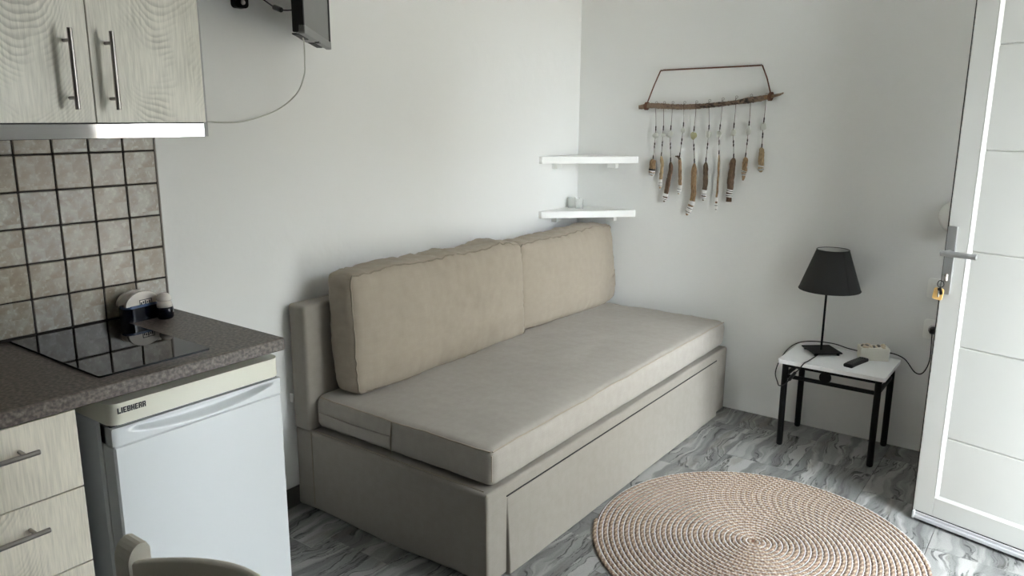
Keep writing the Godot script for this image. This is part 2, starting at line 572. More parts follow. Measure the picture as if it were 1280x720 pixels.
func build_room() -> void:
	# floor: screed with 60 x 30 cm slabs laid in a broken bond, long side along x
	var f := struct("floor", box(new_st(), Vector3(-6.5, -0.16, -0.1), Vector3(0.1, -0.0125, 2.9)), M.floor_grout, "grey marble slab floor with dark veins", "floor")
	var shapes := {}
	var shift := [0.13, 0.40, 0.02, -0.23, -0.58, -0.40, -0.59, -0.92, -0.33, -0.12]
	for row in 10:
		var z0 := row * 0.3
		var z1: float = min(z0 + 0.3, 2.72)
		var x: float = shift[row]
		while x > -5.0 + 0.02:
			x -= 0.0
			var hi: float = min(x, 0.0)
			var lo: float = max(x - 0.6, -4.95)
			if hi - lo > 0.03:
				var key := "%.3f_%.3f" % [hi - lo, z1 - z0]
				if not shapes.has(key):
					var st := box(new_st(), Vector3(-(hi - lo) / 2 + 0.0008, -0.0125, -(z1 - z0) / 2 + 0.0008), Vector3((hi - lo) / 2 - 0.0008, 0.0, (z1 - z0) / 2 - 0.0008), 0.0007)
					st.generate_normals()
					shapes[key] = st.commit()
				var t := part("slab", shapes[key], M["marble_%d" % rng.randi_range(0, 7)], f)
				t.position = Vector3((hi + lo) / 2, 0, (z0 + z1) / 2)
			x -= 0.6
		if shift[row] < 0.0:
			var key := "first_%d" % row
			var w: float = -shift[row]
			while w > 0.02:
				var piece: float = min(w, 0.6)
				var st := box(new_st(), Vector3(-piece / 2 + 0.0008, -0.0125, -(z1 - z0) / 2 + 0.0008), Vector3(piece / 2 - 0.0008, 0.0, (z1 - z0) / 2 - 0.0008), 0.0007)
				var t := part("slab", st, M["marble_%d" % rng.randi_range(0, 7)], f)
				t.position = Vector3(shift[row] + (-shift[row] - w) + piece / 2, 0, (z0 + z1) / 2)
				w -= piece
	var back := struct("wall_back", box(new_st(), Vector3(-6.6, -0.16, -0.15), Vector3(0.15, 2.75, 0.0)), M.wall_paint, "white plastered wall behind the day bed and kitchenette", "wall")
	struct("wall_right", box(new_st(), Vector3(0.0, -0.16, 0.0), Vector3(0.15, 2.75, 2.72)), M.wall_paint, "white plastered wall behind the lamp table and driftwood hanging", "wall")
	struct("wall_left", box(new_st(), Vector3(-6.6, -0.16, 0.0), Vector3(-6.45, 2.75, 2.9)), M.taupe_paint, "taupe wall at the kitchen end, out of view", "wall")
	var st := new_st()
	box(st, Vector3(-6.45, -0.16, 2.72), Vector3(-1.75, 2.75, 3.3))
	box(st, Vector3(-0.885, -0.16, 2.72), Vector3(0.15, 1.15, 3.3))
	box(st, Vector3(-0.885, 1.95, 2.72), Vector3(0.15, 2.75, 3.3))
	box(st, Vector3(-0.885, 1.15, 2.72), Vector3(-0.60, 1.95, 3.3))
	box(st, Vector3(-0.15, 1.15, 2.72), Vector3(0.15, 1.95, 3.3))
	box(st, Vector3(-1.75, 2.26, 2.72), Vector3(-0.885, 2.75, 3.3))
	box(st, Vector3(-1.75, -0.16, 2.72), Vector3(-0.885, 0.0, 3.3))
	struct("wall_front", st, M.wall_paint, "white front wall with the open doorway, seen only in reflections", "wall")
	struct("ceiling", box(new_st(), Vector3(-6.6, 2.6, -0.15), Vector3(0.15, 2.75, 2.9)), M.ceiling_paint, "plain white ceiling above the room, out of view", "ceiling")
	st = new_st()
	box(st, Vector3(-1.75, 0.0, 2.76), Vector3(-1.72, 2.26, 2.83), 0.004)
	box(st, Vector3(-0.915, 0.0, 2.76), Vector3(-0.885, 2.26, 2.83), 0.004)
	box(st, Vector3(-1.72, 2.22, 2.76), Vector3(-0.915, 2.26, 2.83), 0.004)
	struct("trim_1", st, M.door_white, "white frame round the entrance doorway, out of view", "door frame")
	var win := struct("window_1", box(new_st(), Vector3(-0.60, 1.15, 2.97), Vector3(-0.15, 1.19, 3.02), 0.004), M.door_white, "small white window hidden behind the open door", "window")
	st = new_st()
	box(st, Vector3(-0.60, 1.91, 2.97), Vector3(-0.15, 1.95, 3.02), 0.004)
	box(st, Vector3(-0.60, 1.19, 2.97), Vector3(-0.56, 1.91, 3.02), 0.004)
	box(st, Vector3(-0.19, 1.19, 2.97), Vector3(-0.15, 1.91, 3.02), 0.004)
	part("window_frame", st, M.door_white, win)
	part("pane", box(new_st(), Vector3(-0.56, 1.19, 2.993), Vector3(-0.19, 1.91, 2.997)), M.clear_glass, win)
	struct("terrace", box(new_st(), Vector3(-12, -0.3, 3.3), Vector3(9, -0.03, 18)), M.terrace_paving, "pale stone terrace outside the entrance, out of view", "terrace")
	struct("opposite_house", box(new_st(), Vector3(-2.6, -0.3, 9.0), Vector3(1.8, 3.6, 13.0)), M.house_wall, "neighbouring house across the terrace, out of view", "house")
	struct("terrace_wall", box(new_st(), Vector3(-2.9, -0.3, 3.3), Vector3(-2.65, 2.4, 4.9)), M.house_wall, "grey side wall of the terrace, out of view", "wall")
	struct("baseboard_back", box(new_st(), Vector3(-2.545, 0.0, 0.0), Vector3(-0.0, 0.082, 0.009), 0.002), M.skirting_stone, "dark stone skirting along the wall between fridge and day bed", "baseboard")
	# kitchen wall tiles in dark grout
	part("grout", box(new_st(), Vector3(-4.0, 0.905, 0.0), Vector3(-2.5635, 1.52, 0.006)), M.grout, back)
	part("tile_trim", box(new_st(), Vector3(-2.5635, 0.905, 0.0), Vector3(-2.557, 1.52, 0.0105), 0.002), M.tile_edge, back)
	var tp := 0.1021
	var tile_shapes := {}
	for c in 14:
		for r in 7:
			var y0 := 0.911 + (r - 0) * tp
			var y1: float = min(y0 + tp, 1.519)
			if r == 0:
				y0 = 0.911
			if y1 - y0 < 0.02:
				continue
			var x1 := -2.5624 - c * tp
			var key := "%.3f" % (y1 - y0)
			if not tile_shapes.has(key):
				var ts := box(new_st(), Vector3(-tp / 2 + 0.002, -(y1 - y0) / 2 + 0.002, 0.0), Vector3(tp / 2 - 0.002, (y1 - y0) / 2 - 0.002, 0.0095), 0.0022)
				ts.generate_normals()
				tile_shapes[key] = ts.commit()
			var t := part("tile", tile_shapes[key], M["tile_%d" % rng.randi_range(0, 4)], back)
			t.position = Vector3(x1 - tp / 2, (y0 + y1) / 2, rng.randf_range(-0.0006, 0.0003))
			t.rotation_degrees = Vector3(rng.randf_range(-0.3, 0.3), rng.randf_range(-0.3, 0.3), 0)

func build_door() -> void:
	# local x runs along the leaf from its free edge, local z is the face that looks into the room
	var d := thing("door_1", "white panelled entrance door standing open at the right", "door", Vector3(-0.715, 0, 2.012), -104.82)
	d.set_meta("kind", "structure")
	var st := new_st()
	box(st, Vector3(0.004, 0.03, -0.055), Vector3(0.74, 2.08, -0.014), 0.002)
	part("core", st, M.door_white, d)
	st = new_st()
	box(st, Vector3(0.0, 0.022, -0.05), Vector3(0.075, 2.09, 0.0), 0.003)
	box(st, Vector3(0.667, 0.022, -0.05), Vector3(0.742, 2.09, 0.0), 0.003)
	box(st, Vector3(0.075, 0.022, -0.05), Vector3(0.667, 0.115, 0.0), 0.0)
	box(st, Vector3(0.075, 2.0, -0.05), Vector3(0.667, 2.09, 0.0), 0.0)
	part("leaf_frame", st, M.door_white, d)
	# sloping bead all round the sunken field
	st = new_st()
	var lo := Vector2(0.075, 0.115)
	var hi := Vector2(0.667, 2.0)
	var w := 0.013
	var zi := -0.010
	var o := [Vector3(lo.x, lo.y, 0.0008), Vector3(hi.x, lo.y, 0.0008), Vector3(hi.x, hi.y, 0.0008), Vector3(lo.x, hi.y, 0.0008)]
	var n := [Vector3(lo.x + w, lo.y + w, zi), Vector3(hi.x - w, lo.y + w, zi), Vector3(hi.x - w, hi.y - w, zi), Vector3(lo.x + w, hi.y - w, zi)]
	for i in 4:
		var j := (i + 1) % 4
		quad(st, o[i], o[j], n[j], n[i])
	part("bead", st, M.door_white, d)
	var gr := [0.118, 0.362, 0.718, 1.071, 1.427, 1.78, 1.995]
	for i in 6:
		st = new_st()
		box(st, Vector3(0.082, gr[i] + 0.0005, -0.02), Vector3(0.66, gr[i + 1] - 0.0005, -0.0085), 0.0042)
		part("panel_board", st, M.door_white, d)
	st = new_st()
	box(st, Vector3(-0.005, 0.022, -0.05), Vector3(-0.0005, 2.09, -0.006), 0.001)
	part("edge_seal", st, M.black_rubber, d)
	st = new_st()
	box(st, Vector3(0.012, 0.010, -0.02), Vector3(0.738, 0.026, 0.012), 0.003)
	box(st, Vector3(0.012, 0.026, 0.0), Vector3(0.738, 0.038, 0.006), 0.002)
	part("drip_rail", st, M.aluminium, d)
	part("rail_gap", box(new_st(), Vector3(0.012, 0.038, 0.0), Vector3(0.738, 0.041, 0.003)), M.black_rubber, d)
	part("rail_end", box(new_st(), Vector3(0.004, 0.008, -0.02), Vector3(0.0125, 0.04, 0.013), 0.002), M.aluminium, d)
	# backplate, lever, lock cylinder
	st = new_st()
	prism(st, round_rect(0.031, 0.25, 0.004), 0.0, 0.010, Transform3D(Basis.IDENTITY, Vector3(0.0195, 1.032, 0)))
	var pl := part("handle_plate", st, M.handle_grey, d)
	var neck := rod([Vector3(0.02, 1.063, 0.009), Vector3(0.02, 1.063, 0.055)], 0.009, 14)
	var lev := rod([Vector3(0.006, 1.063, 0.052), Vector3(0.008, 1.063, 0.052), Vector3(0.124, 1.063, 0.052), Vector3(0.126, 1.063, 0.052)], [0.008, 0.0105, 0.0105, 0.009], 16)
	part("lever", joined([neck, lev]), M.handle_grey, pl)
	st = new_st()
	box(st, Vector3(0.014, 0.955, 0.008), Vector3(0.026, 0.985, 0.018), 0.004)
	part("lock_cylinder", st, M.steel, pl)
	part("striker_plate", box(new_st(), Vector3(-0.0065, 0.9, -0.042), Vector3(-0.004, 1.17, -0.012), 0.0005), M.steel, d)
	# keys hanging from the lock
	var k := thing("key_bunch", "keys with a pale wooden tag hanging from the door lock", "keys", d.transform * Vector3(0.02, 0.97, 0.018), -104.82)
	st = new_st()
	lathe(st, [Vector2(0.0, -0.0012), Vector2(0.011, -0.0012), Vector2(0.011, 0.0012), Vector2(0.0, 0.0012)], 20, Transform3D(Basis(Vector3.FORWARD, PI / 2), Vector3(0, 0, 0.022)), false)
	box(st, Vector3(-0.001, -0.004, 0.0005), Vector3(0.001, 0.004, 0.012), 0.0004)
	part("key", st, M.steel, k)
	var ring := []
	for i in 25:
		var a := TAU * i / 24.0
		ring.append(Vector3(-0.003 + cos(a) * 0.011, -0.02 + sin(a) * 0.0125, 0.027 + 0.002 * sin(a * 2)))
	part("key_ring", rod(ring, 0.0013, 8), M.black_metal, k)
	st = new_st()
	prism(st, round_rect(0.034, 0.043, 0.007), -0.002, 0.002, Transform3D(Basis(Vector3.FORWARD, 0.12), Vector3(-0.008, -0.058, 0.026)))
	part("wooden_tag", st, M.tag_wood, k)
	st = new_st()
	prism(st, round_rect(0.012, 0.026, 0.004), -0.003, 0.003, Transform3D(Basis(Vector3.FORWARD, -0.35), Vector3(0.0, -0.046, 0.032)))
	part("key_fob", st, M.black_plastic, k)
	st = new_st()
	box(st, Vector3(-0.010, -0.068, 0.0335), Vector3(-0.004, -0.044, 0.0355), 0.0008, Transform3D(Basis(Vector3.FORWARD, 0.0), Vector3(0.003, 0, 0)))
	part("small_key", st, M.steel, k)
	# on the wall behind the door
	var s := thing("wall_fitting", "round white wall fitting half hidden behind the open door", "wall fitting", Vector3(0, 1.115, 1.955))
	st = new_st()
	var face := Transform3D(Basis(Vector3.BACK, PI / 2), Vector3.ZERO)
	lathe(st, [Vector2(0.0, 0.0), Vector2(0.06, 0.0), Vector2(0.06, 0.014), Vector2(0.0, 0.014)], 40, face, false)
	part("wall_base", st, M.socket_white, s)
	st = new_st()
	lathe(st, [Vector2(0.0, 0.012), Vector2(0.066, 0.012), Vector2(0.071, 0.016), Vector2(0.072, 0.022), Vector2(0.069, 0.030), Vector2(0.055, 0.038), Vector2(0.03, 0.042), Vector2(0.0, 0.043)], 48, face)
	part("round_cover", st, M.shelf_white, s)
	for i in 2:
		var y: float = [0.785, 0.595][i]
		var e := thing("wall_socket", ["white wall plate beside the key tag, upper of the two by the door", "white power socket by the door holding the lamp's black plug"][i], "wall socket", Vector3(0, y, [1.915, 1.918][i]), -90, "sockets behind the door")
		st = new_st()
		prism(st, round_rect(0.084, 0.09, 0.012), 0.0, 0.008)
		part("frame", st, M.socket_white, e)
		st = new_st()
		prism(st, round_rect(0.054, 0.058, 0.006), 0.006, 0.011)
		part("insert", st, M.socket_white, e)
		st = new_st()
		if i == 1:
			lathe(st, [Vector2(0.0195, 0.0115), Vector2(0.021, 0.0118), Vector2(0.0195, 0.0112)], 28, Transform3D(Basis(Vector3.RIGHT, PI / 2), Vector3.ZERO))
			part("socket_rim", st, M.grey_plastic, e)
		else:
			box(st, Vector3(-0.022, -0.022, 0.0105), Vector3(0.022, 0.022, 0.0135), 0.002)
			part("rocker", st, M.socket_white, e)

func bar_handle(parent: Node, a: Vector3, b: Vector3, out: float) -> void:
	# bar between a and b, standing out from the front in z
	var dir := (b - a).normalized()
	var z := Vector3(0, 0, out)
	var ms := [rod([a + z, a + z + dir * 0.0008, b + z - dir * 0.0008, b + z], [0.0052, 0.006, 0.006, 0.0052], 16)]
	for p in [a + dir * 0.028, b - dir * 0.028]:
		ms.append(rod([p, p + z], 0.0045, 12))
	part("handle", joined(ms), M.steel, parent, "brushed steel bar handle")

func build_kitchen() -> void:
	var st := new_st()
	# wall cupboard over the cooker hood
	var u := thing("wall_cabinet", "white-washed oak wall cupboard with two doors above the tiled kitchen wall", "cabinet", Vector3(-2.576, 1.478, 0))
	st = new_st()
	box(st, Vector3(-0.648, 0.045, 0.012), Vector3(-0.018, 0.80, 0.33))
	part("body", st, M.oak_edge, u)
	st = new_st()
	box(st, Vector3(-0.018, -0.006, 0.002), Vector3(0.0, 0.80, 0.332), 0.001)
	part("side_panel", st, M.oak_edge, u)
	for i in 2:
		var x0: float = [-0.637, -0.3235][i]
		var x1: float = [-0.3265, -0.0175][i]
		st = new_st()
		box(st, Vector3(x0, 0.034, 0.333), Vector3(x1, 0.80, 0.351), 0.0012)
		var dr := part("door", st, M["oak_%d" % i], u)
		bar_handle(dr, Vector3([-0.384, -0.283][i], 0.066, 0.3505), Vector3([-0.384, -0.283][i], 0.258, 0.3505), 0.036)
	# hood
	var h := thing("cooker_hood", "slim built-in cooker hood with mirror chrome front strip", "cooker hood", Vector3(-2.576, 1.478, 0))
	st = new_st()
	box(st, Vector3(-0.636, 0.0, 0.02), Vector3(-0.0185, 0.040, 0.328))
	part("hood_body", st, M.grey_plastic, h)
	st = new_st()
	box(st, Vector3(-0.637, -0.006, 0.3285), Vector3(-0.020, 0.031, 0.345), 0.001)
	part("front_strip", st, M.chrome, h, "mirror-polished chrome strip")
	part("strip_seal", box(new_st(), Vector3(-0.637, -0.006, 0.3285), Vector3(-0.0182, 0.036, 0.3405)), M.black_rubber, h)
	# worktop
	st = new_st()
	box(st, Vector3(-4.3, 0.868, 0.0005), Vector3(-2.545, 0.9048, 0.586), 0.003)
	var wt := part("worktop", st, M.worktop)
	tag(wt, "dark speckled brown laminate worktop above the fridge and drawers", "worktop")
	# drawers
	var c := thing("drawer_unit", "pale oak drawer unit under the worktop left of the fridge", "cabinet", Vector3(-3.128, 0, 0))
	st = new_st()
	box(st, Vector3(-0.5, 0.10, 0.02), Vector3(0.0, 0.867, 0.551))
	part("carcass", st, M.oak_edge, c)
	st = new_st()
	box(st, Vector3(-0.5, 0.0, 0.05), Vector3(0.0, 0.10, 0.50))
	part("plinth", st, M.oak_edge, c)
	var ys := [0.862, 0.669, 0.4735, 0.278, 0.105]
	for i in 4:
		st = new_st()
		box(st, Vector3(-0.498, ys[i + 1] + 0.0015, 0.552), Vector3(-0.001, ys[i] - 0.0015, 0.570), 0.0012)
		var dr := part("drawer_front", st, M["oak_%d" % (2 + i % 2)], c)
		var hy: float = [0.800, 0.610, 0.40, 0.21][i]
		bar_handle(dr, Vector3(-0.40, hy, 0.5695), Vector3(-0.0995, hy, 0.5695), 0.036)
	# hob
	var hb := thing("hob", "black glass built-in hob set into the brown worktop", "hob", Vector3(-2.8955, 0.9048, 0.272))
	st = new_st()
	prism(st, round_rect(0.302, 0.505, 0.006), 0.0, 0.005, Transform3D(Basis(Vector3.RIGHT, -PI / 2), Vector3.ZERO))
	part("glass_plate", st, M.hob_glass, hb)
	# fridge
	var f := thing("refrigerator", "small white under-counter fridge with cream top band", "refrigerator", Vector3(-2.803, 0, 0))
	st = new_st()
	box(st, Vector3(-0.25, 0.03, 0.03), Vector3(0.25, 0.79, 0.50), 0.006)
	part("body", st, M.fridge_white, f)
	st = new_st()
	var top := PackedVector2Array()
	var rr := 0.03
	for k in 7:
		var a := PI / 2 * k / 6.0
		top.append(Vector2(0.25 - rr + cos(a) * rr, 0.57 - rr + sin(a) * rr))
	for k in 7:
		var a := PI / 2 + PI / 2 * k / 6.0
		top.append(Vector2(-0.25 + rr + cos(a) * rr, 0.57 - rr + sin(a) * rr))
	top.append(Vector2(-0.25, 0.03))
	top.append(Vector2(0.25, 0.03))
	var flat := Transform3D(Basis(Vector3(1, 0, 0), Vector3(0, 0, 1), Vector3(0, -1, 0)), Vector3.ZERO)
	prism(st, top, -0.845, -0.790, flat, true)
	part("top_band", st, M.fridge_cream, f, "cream plastic top band")
	# the maker's name in heavy block capitals, strokes as (x0, y0, x1, y1) of a 5 by 7 letter
	var strokes := {"L": [[0, 0, 2, 7], [2, 0, 5, 1.7]], "I": [[0, 0, 2, 7]], "E": [[0, 0, 2, 7], [2, 0, 5, 1.6], [2, 2.8, 4.6, 4.2], [2, 5.4, 5, 7]],
		"B": [[0, 0, 2, 7], [2, 0, 4.6, 1.5], [2, 2.8, 4.6, 4.2], [2, 5.5, 4.6, 7], [3.4, 0.6, 5, 3.2], [3.4, 3.8, 5, 6.4]],
		"H": [[0, 0, 2, 7], [3.2, 0, 5, 7], [2, 2.7, 3.2, 4.3]], "R": [[0, 0, 2, 7], [2, 2.6, 4.6, 4.1], [2, 5.5, 4.6, 7], [3.4, 3.6, 5, 6.4], [3.2, 0, 5, 2.9]]}
	st = new_st()
	var pen := -0.2305
	for ch in "LIEBHERR":
		for q in strokes[ch]:
			box(st, Vector3(pen + q[0] * 0.00172, 0.8185 + q[1] * 0.0021, 0.5699), Vector3(pen + q[2] * 0.00172, 0.8185 + q[3] * 0.0021, 0.5706))
		pen += 0.0046 if ch == "I" else 0.0098
	part("lettering", st, M.logo, f, "black block lettering")
	st = new_st()
	box(st, Vector3(-0.244, 0.783, 0.05), Vector3(0.244, 0.7905, 0.555))
	part("seal_gap", st, M.vent_dark, f)
	# door: upper rail with a scooped grip, then the flat panel
	st = new_st()
	st.set_smooth_group(4)
	var nx := 64
	var ny := 44
	var y0 := 0.737
	var y1 := 0.783
	var g := []
	for i in nx + 1:
		var row := []
		for j in ny + 1:
			var x := lerpf(-0.248, 0.248, float(i) / nx)
			var y := lerpf(y0, y1, float(j) / ny)
			var z := 0.57
			var edge: float = max(0.0, absf(x) - 0.238)
			z -= edge * edge / 0.01 * 0.5
			# lens-shaped recess: straight upper lip, bowed lower lip
			var q: float = (x - 0.005) / 0.217
			var upper := 0.777
			if absf(q) < 1.0:
				var lower: float = 0.771 - 0.031 * pow(1.0 - q * q, 0.75)
				if y < upper and y > lower:
					var t: float = (y - lower) / (upper - lower)
					z -= 0.026 * smoothstep(0.0, 0.5, t) * smoothstep(0.0, 0.2, 1.0 - absf(q)) * (1.0 - smoothstep(0.95, 1.0, t))
			row.append(Vector3(x, y, z))
		g.append(row)
	for i in nx:
		for j in ny:
			quad(st, g[i][j], g[i + 1][j], g[i + 1][j + 1], g[i][j + 1])
	st.set_smooth_group(-1)
	box(st, Vector3(-0.248, 0.737, 0.51), Vector3(0.248, 0.783, 0.536))
	box(st, Vector3(-0.248, 0.737, 0.51), Vector3(-0.2455, 0.783, 0.565))
	box(st, Vector3(0.2455, 0.737, 0.51), Vector3(0.248, 0.783, 0.565))
	box(st, Vector3(-0.247, 0.780, 0.51), Vector3(0.247, 0.783, 0.568))
	part("grip_rail", st, M.fridge_white, f, "scooped white grip rail")
	st = new_st()
	box(st, Vector3(-0.248, 0.10, 0.51), Vector3(0.248, 0.7362, 0.57), 0.005)
	part("door", st, M.fridge_white, f)
	st = new_st()
	box(st, Vector3(-0.24, 0.0, 0.08), Vector3(0.24, 0.03, 0.48))
	box(st, Vector3(-0.236, 0.10, 0.499), Vector3(0.236, 0.78, 0.511))
	part("gasket", st, M.vent_dark, f)
	st = new_st()
	box(st, Vector3(-0.25, 0.03, 0.49), Vector3(0.25, 0.095, 0.53), 0.004)
	part("kick_plate", st, M.fridge_white, f)
	# napkin holder and shaker
	var nh := thing("napkin_holder", "navy and white ceramic napkin holder on the worktop against the tiles", "napkin holder", Vector3(-2.688, 0.9048, 0.052), 6)
	st = new_st()
	prism(st, round_rect(0.122, 0.058, 0.027, 8), 0.0, 0.043, Transform3D(Basis(Vector3.RIGHT, -PI / 2), Vector3(0, 0, 0.004)), true)
	part("base", st, M.navy_glaze, nh)
	st = new_st()
	prism(st, round_rect(0.118, 0.052, 0.025, 8), 0.043, 0.051, Transform3D(Basis(Vector3.RIGHT, -PI / 2), Vector3(0, 0, 0.004)), true)
	part("blue_band", st, M.blue_glaze, nh, "lighter blue glaze band")
	for z in [-0.018, 0.022]:
		st = new_st()
		var arc := PackedVector2Array()
		for k in 17:
			var a := PI * k / 16.0
			arc.append(Vector2(cos(a) * 0.058, 0.05 + sin(a) * 0.041))
		prism(st, arc, z - 0.006, z + 0.006, Transform3D.IDENTITY, true)
		part("arched_plate", st, M.white_glaze, nh)
	st = new_st()
	for b in [[-0.012, 0.046, 0.030, 0.048], [-0.012, 0.064, 0.030, 0.066], [-0.012, 0.046, -0.0105, 0.066], [0.0285, 0.046, 0.030, 0.066]]:
		box(st, Vector3(b[0], b[1], 0.0278), Vector3(b[2], b[3], 0.0295))
	for k in 5:
		box(st, Vector3(-0.008 + k * 0.007, 0.05 + (k % 2) * 0.003, 0.0278), Vector3(-0.004 + k * 0.007, 0.058 + (k % 3) * 0.002, 0.0292))
	part("painted_motif", st, M.black_plastic, nh)
	var sh := thing("salt_shaker", "small shaker with white domed cap beside the napkin holder", "shaker", Vector3(-2.632, 0.9048, 0.108))
	st = new_st()
	lathe(st, [Vector2(0.0, 0.0), Vector2(0.021, 0.0), Vector2(0.025, 0.006), Vector2(0.0255, 0.03), Vector2(0.024, 0.038), Vector2(0.0, 0.038)], 28)
	part("bowl", st, M.navy_glaze, sh)
	st = new_st()
	lathe(st, [Vector2(0.0, 0.038), Vector2(0.024, 0.038), Vector2(0.022, 0.048), Vector2(0.019, 0.058), Vector2(0.0, 0.058)], 28)
	part("neck", st, M.white_glaze, sh)
	st = new_st()
	lathe(st, [Vector2(0.0, 0.057), Vector2(0.0215, 0.058), Vector2(0.023, 0.062), Vector2(0.0215, 0.070), Vector2(0.016, 0.077), Vector2(0.008, 0.081), Vector2(0.0, 0.082)], 28)
	part("cap", st, M.white_glaze, sh, "white domed cap")

func build_tv() -> void:
	# panel hung from an arm; local x runs along the screen, local z is the way it faces
	var left := Vector3(-2.352, 1.766, 0.505)
	var right := Vector3(-1.919, 1.766, 0.12)
	var along := (right - left)
	var w := along.length()
	var face := along.normalized().cross(Vector3.UP)
	var tv := thing("television", "flat black television angled out from the wall at the top", "television", left, rad_to_deg(atan2(-along.z, along.x)))
	var h := 0.37
	var st := new_st()
	box(st, Vector3(0, 0.004, -0.034), Vector3(0.012, h, 0.001), 0.002)
	box(st, Vector3(w - 0.012, 0.0, -0.018), Vector3(w, h, 0.0), 0.002)
	box(st, Vector3(0, h - 0.014, -0.018), Vector3(w, h, 0.0), 0.002)
	part("frame", st, M.black_plastic, tv)
	st = new_st()
	box(st, Vector3(0.0, 0.0, -0.018), Vector3(w, 0.026, 0.001), 0.002)
	part("lower_bezel", st, M.tv_grey, tv, "grey strip below the screen")
	st = new_st()
	box(st, Vector3(0.012, 0.025, -0.016), Vector3(w - 0.011, h - 0.012, -0.003))
	part("screen", st, M.screen, tv)
	st = new_st()
	var curve := PackedVector2Array()
	for k in 21:
		var t := k / 20.0
		curve.append(Vector2(0.01 + (w - 0.02) * t, -0.018 - 0.034 * pow(sin(PI * t), 0.6)))
	curve.append(Vector2(w - 0.01, -0.010))
	curve.append(Vector2(0.01, -0.010))
	prism(st, curve, -0.34, -0.004, Transform3D(Basis(Vector3(1, 0, 0), Vector3(0, 0, 1), Vector3(0, -1, 0)), Vector3.ZERO), true)
	part("back_shell", st, M.tv_grey, tv)
	for k in 2:
		st = new_st()
		box(st, Vector3(0.05 + 0.30 * k, 0.0015, -0.046), Vector3(0.23 + 0.30 * k, 0.006, -0.024), 0.004)
		part("speaker_vent", st, M.vent_dark, tv)
	st = new_st()
	box(st, Vector3(w / 2 - 0.02, -0.003, -0.012), Vector3(w / 2 + 0.02, 0.003, 0.0015), 0.001)
	part("sensor", st, M.black_plastic, tv)
	# wall arm
	var br := thing("wall_bracket", "black wall bracket carrying the television, only its lower end in view", "bracket", Vector3(-2.217, 1.885, 0))
	st = new_st()
	prism(st, round_rect(0.052, 0.24, 0.014), 0.0, 0.026, Transform3D(Basis.IDENTITY, Vector3(0, 0.12, 0)))
	part("wall_plate", st, M.black_metal, br)
	st = new_st()
	lathe(st, [Vector2(0.0, 0.0), Vector2(0.008, 0.0), Vector2(0.008, 0.004), Vector2(0.0, 0.005)], 16, Transform3D(Basis(Vector3.RIGHT, PI / 2), Vector3(0.003, 0.018, 0.026)))
	part("screw", st, M.steel, br)
	var mid := left + along * 0.5 - face * 0.05 + Vector3(0, 0.21, 0) - Vector3(-2.217, 1.885, 0)
	part("arm", rod([Vector3(0, 0.12, 0.02), Vector3(-0.06, 0.13, 0.14), mid], 0.016, 10), M.black_metal, br)
	# leads
	var cord := thing("power_lead", "black lead with a ferrite bead running behind the television", "cable", Vector3.ZERO)
	var p := smooth_path([Vector3(-2.20, 1.965, 0.06), Vector3(-2.244, 1.915, 0.15), Vector3(-2.296, 1.859, 0.3), Vector3(-2.310, 1.846, 0.35), Vector3(-2.343, 1.836, 0.455), Vector3(-2.352, 1.842, 0.485)], 0.008)
	part("lead", rod(p, 0.0022, 8), M.black_rubber, cord)
	part("ferrite_bead", rod([Vector3(-2.2955, 1.8598, 0.298), Vector3(-2.2965, 1.8585, 0.302), Vector3(-2.3098, 1.8465, 0.349), Vector3(-2.3105, 1.8455, 0.352)], [0.006, 0.008, 0.008, 0.006], 12), M.black_plastic, cord)
	p = smooth_path([Vector3(-2.262, 1.772, 0.384), Vector3(-2.245, 1.755, 0.37), Vector3(-2.172, 1.71, 0.28), Vector3(-2.097, 1.665, 0.18), Vector3(-2.063, 1.605, 0.09), Vector3(-2.107, 1.549, 0.03), Vector3(-2.22, 1.513, 0.012), Vector3(-2.296, 1.507, 0.006), Vector3(-2.365, 1.511, 0.004), Vector3(-2.45, 1.522, 0.004), Vector3(-2.572, 1.53, 0.004)], 0.012)
	var ae := part("aerial_lead", rod(p, 0.0024, 8), M.cord_white)
	tag(ae, "thin white lead drooping from the television to the wall cupboard", "cable")

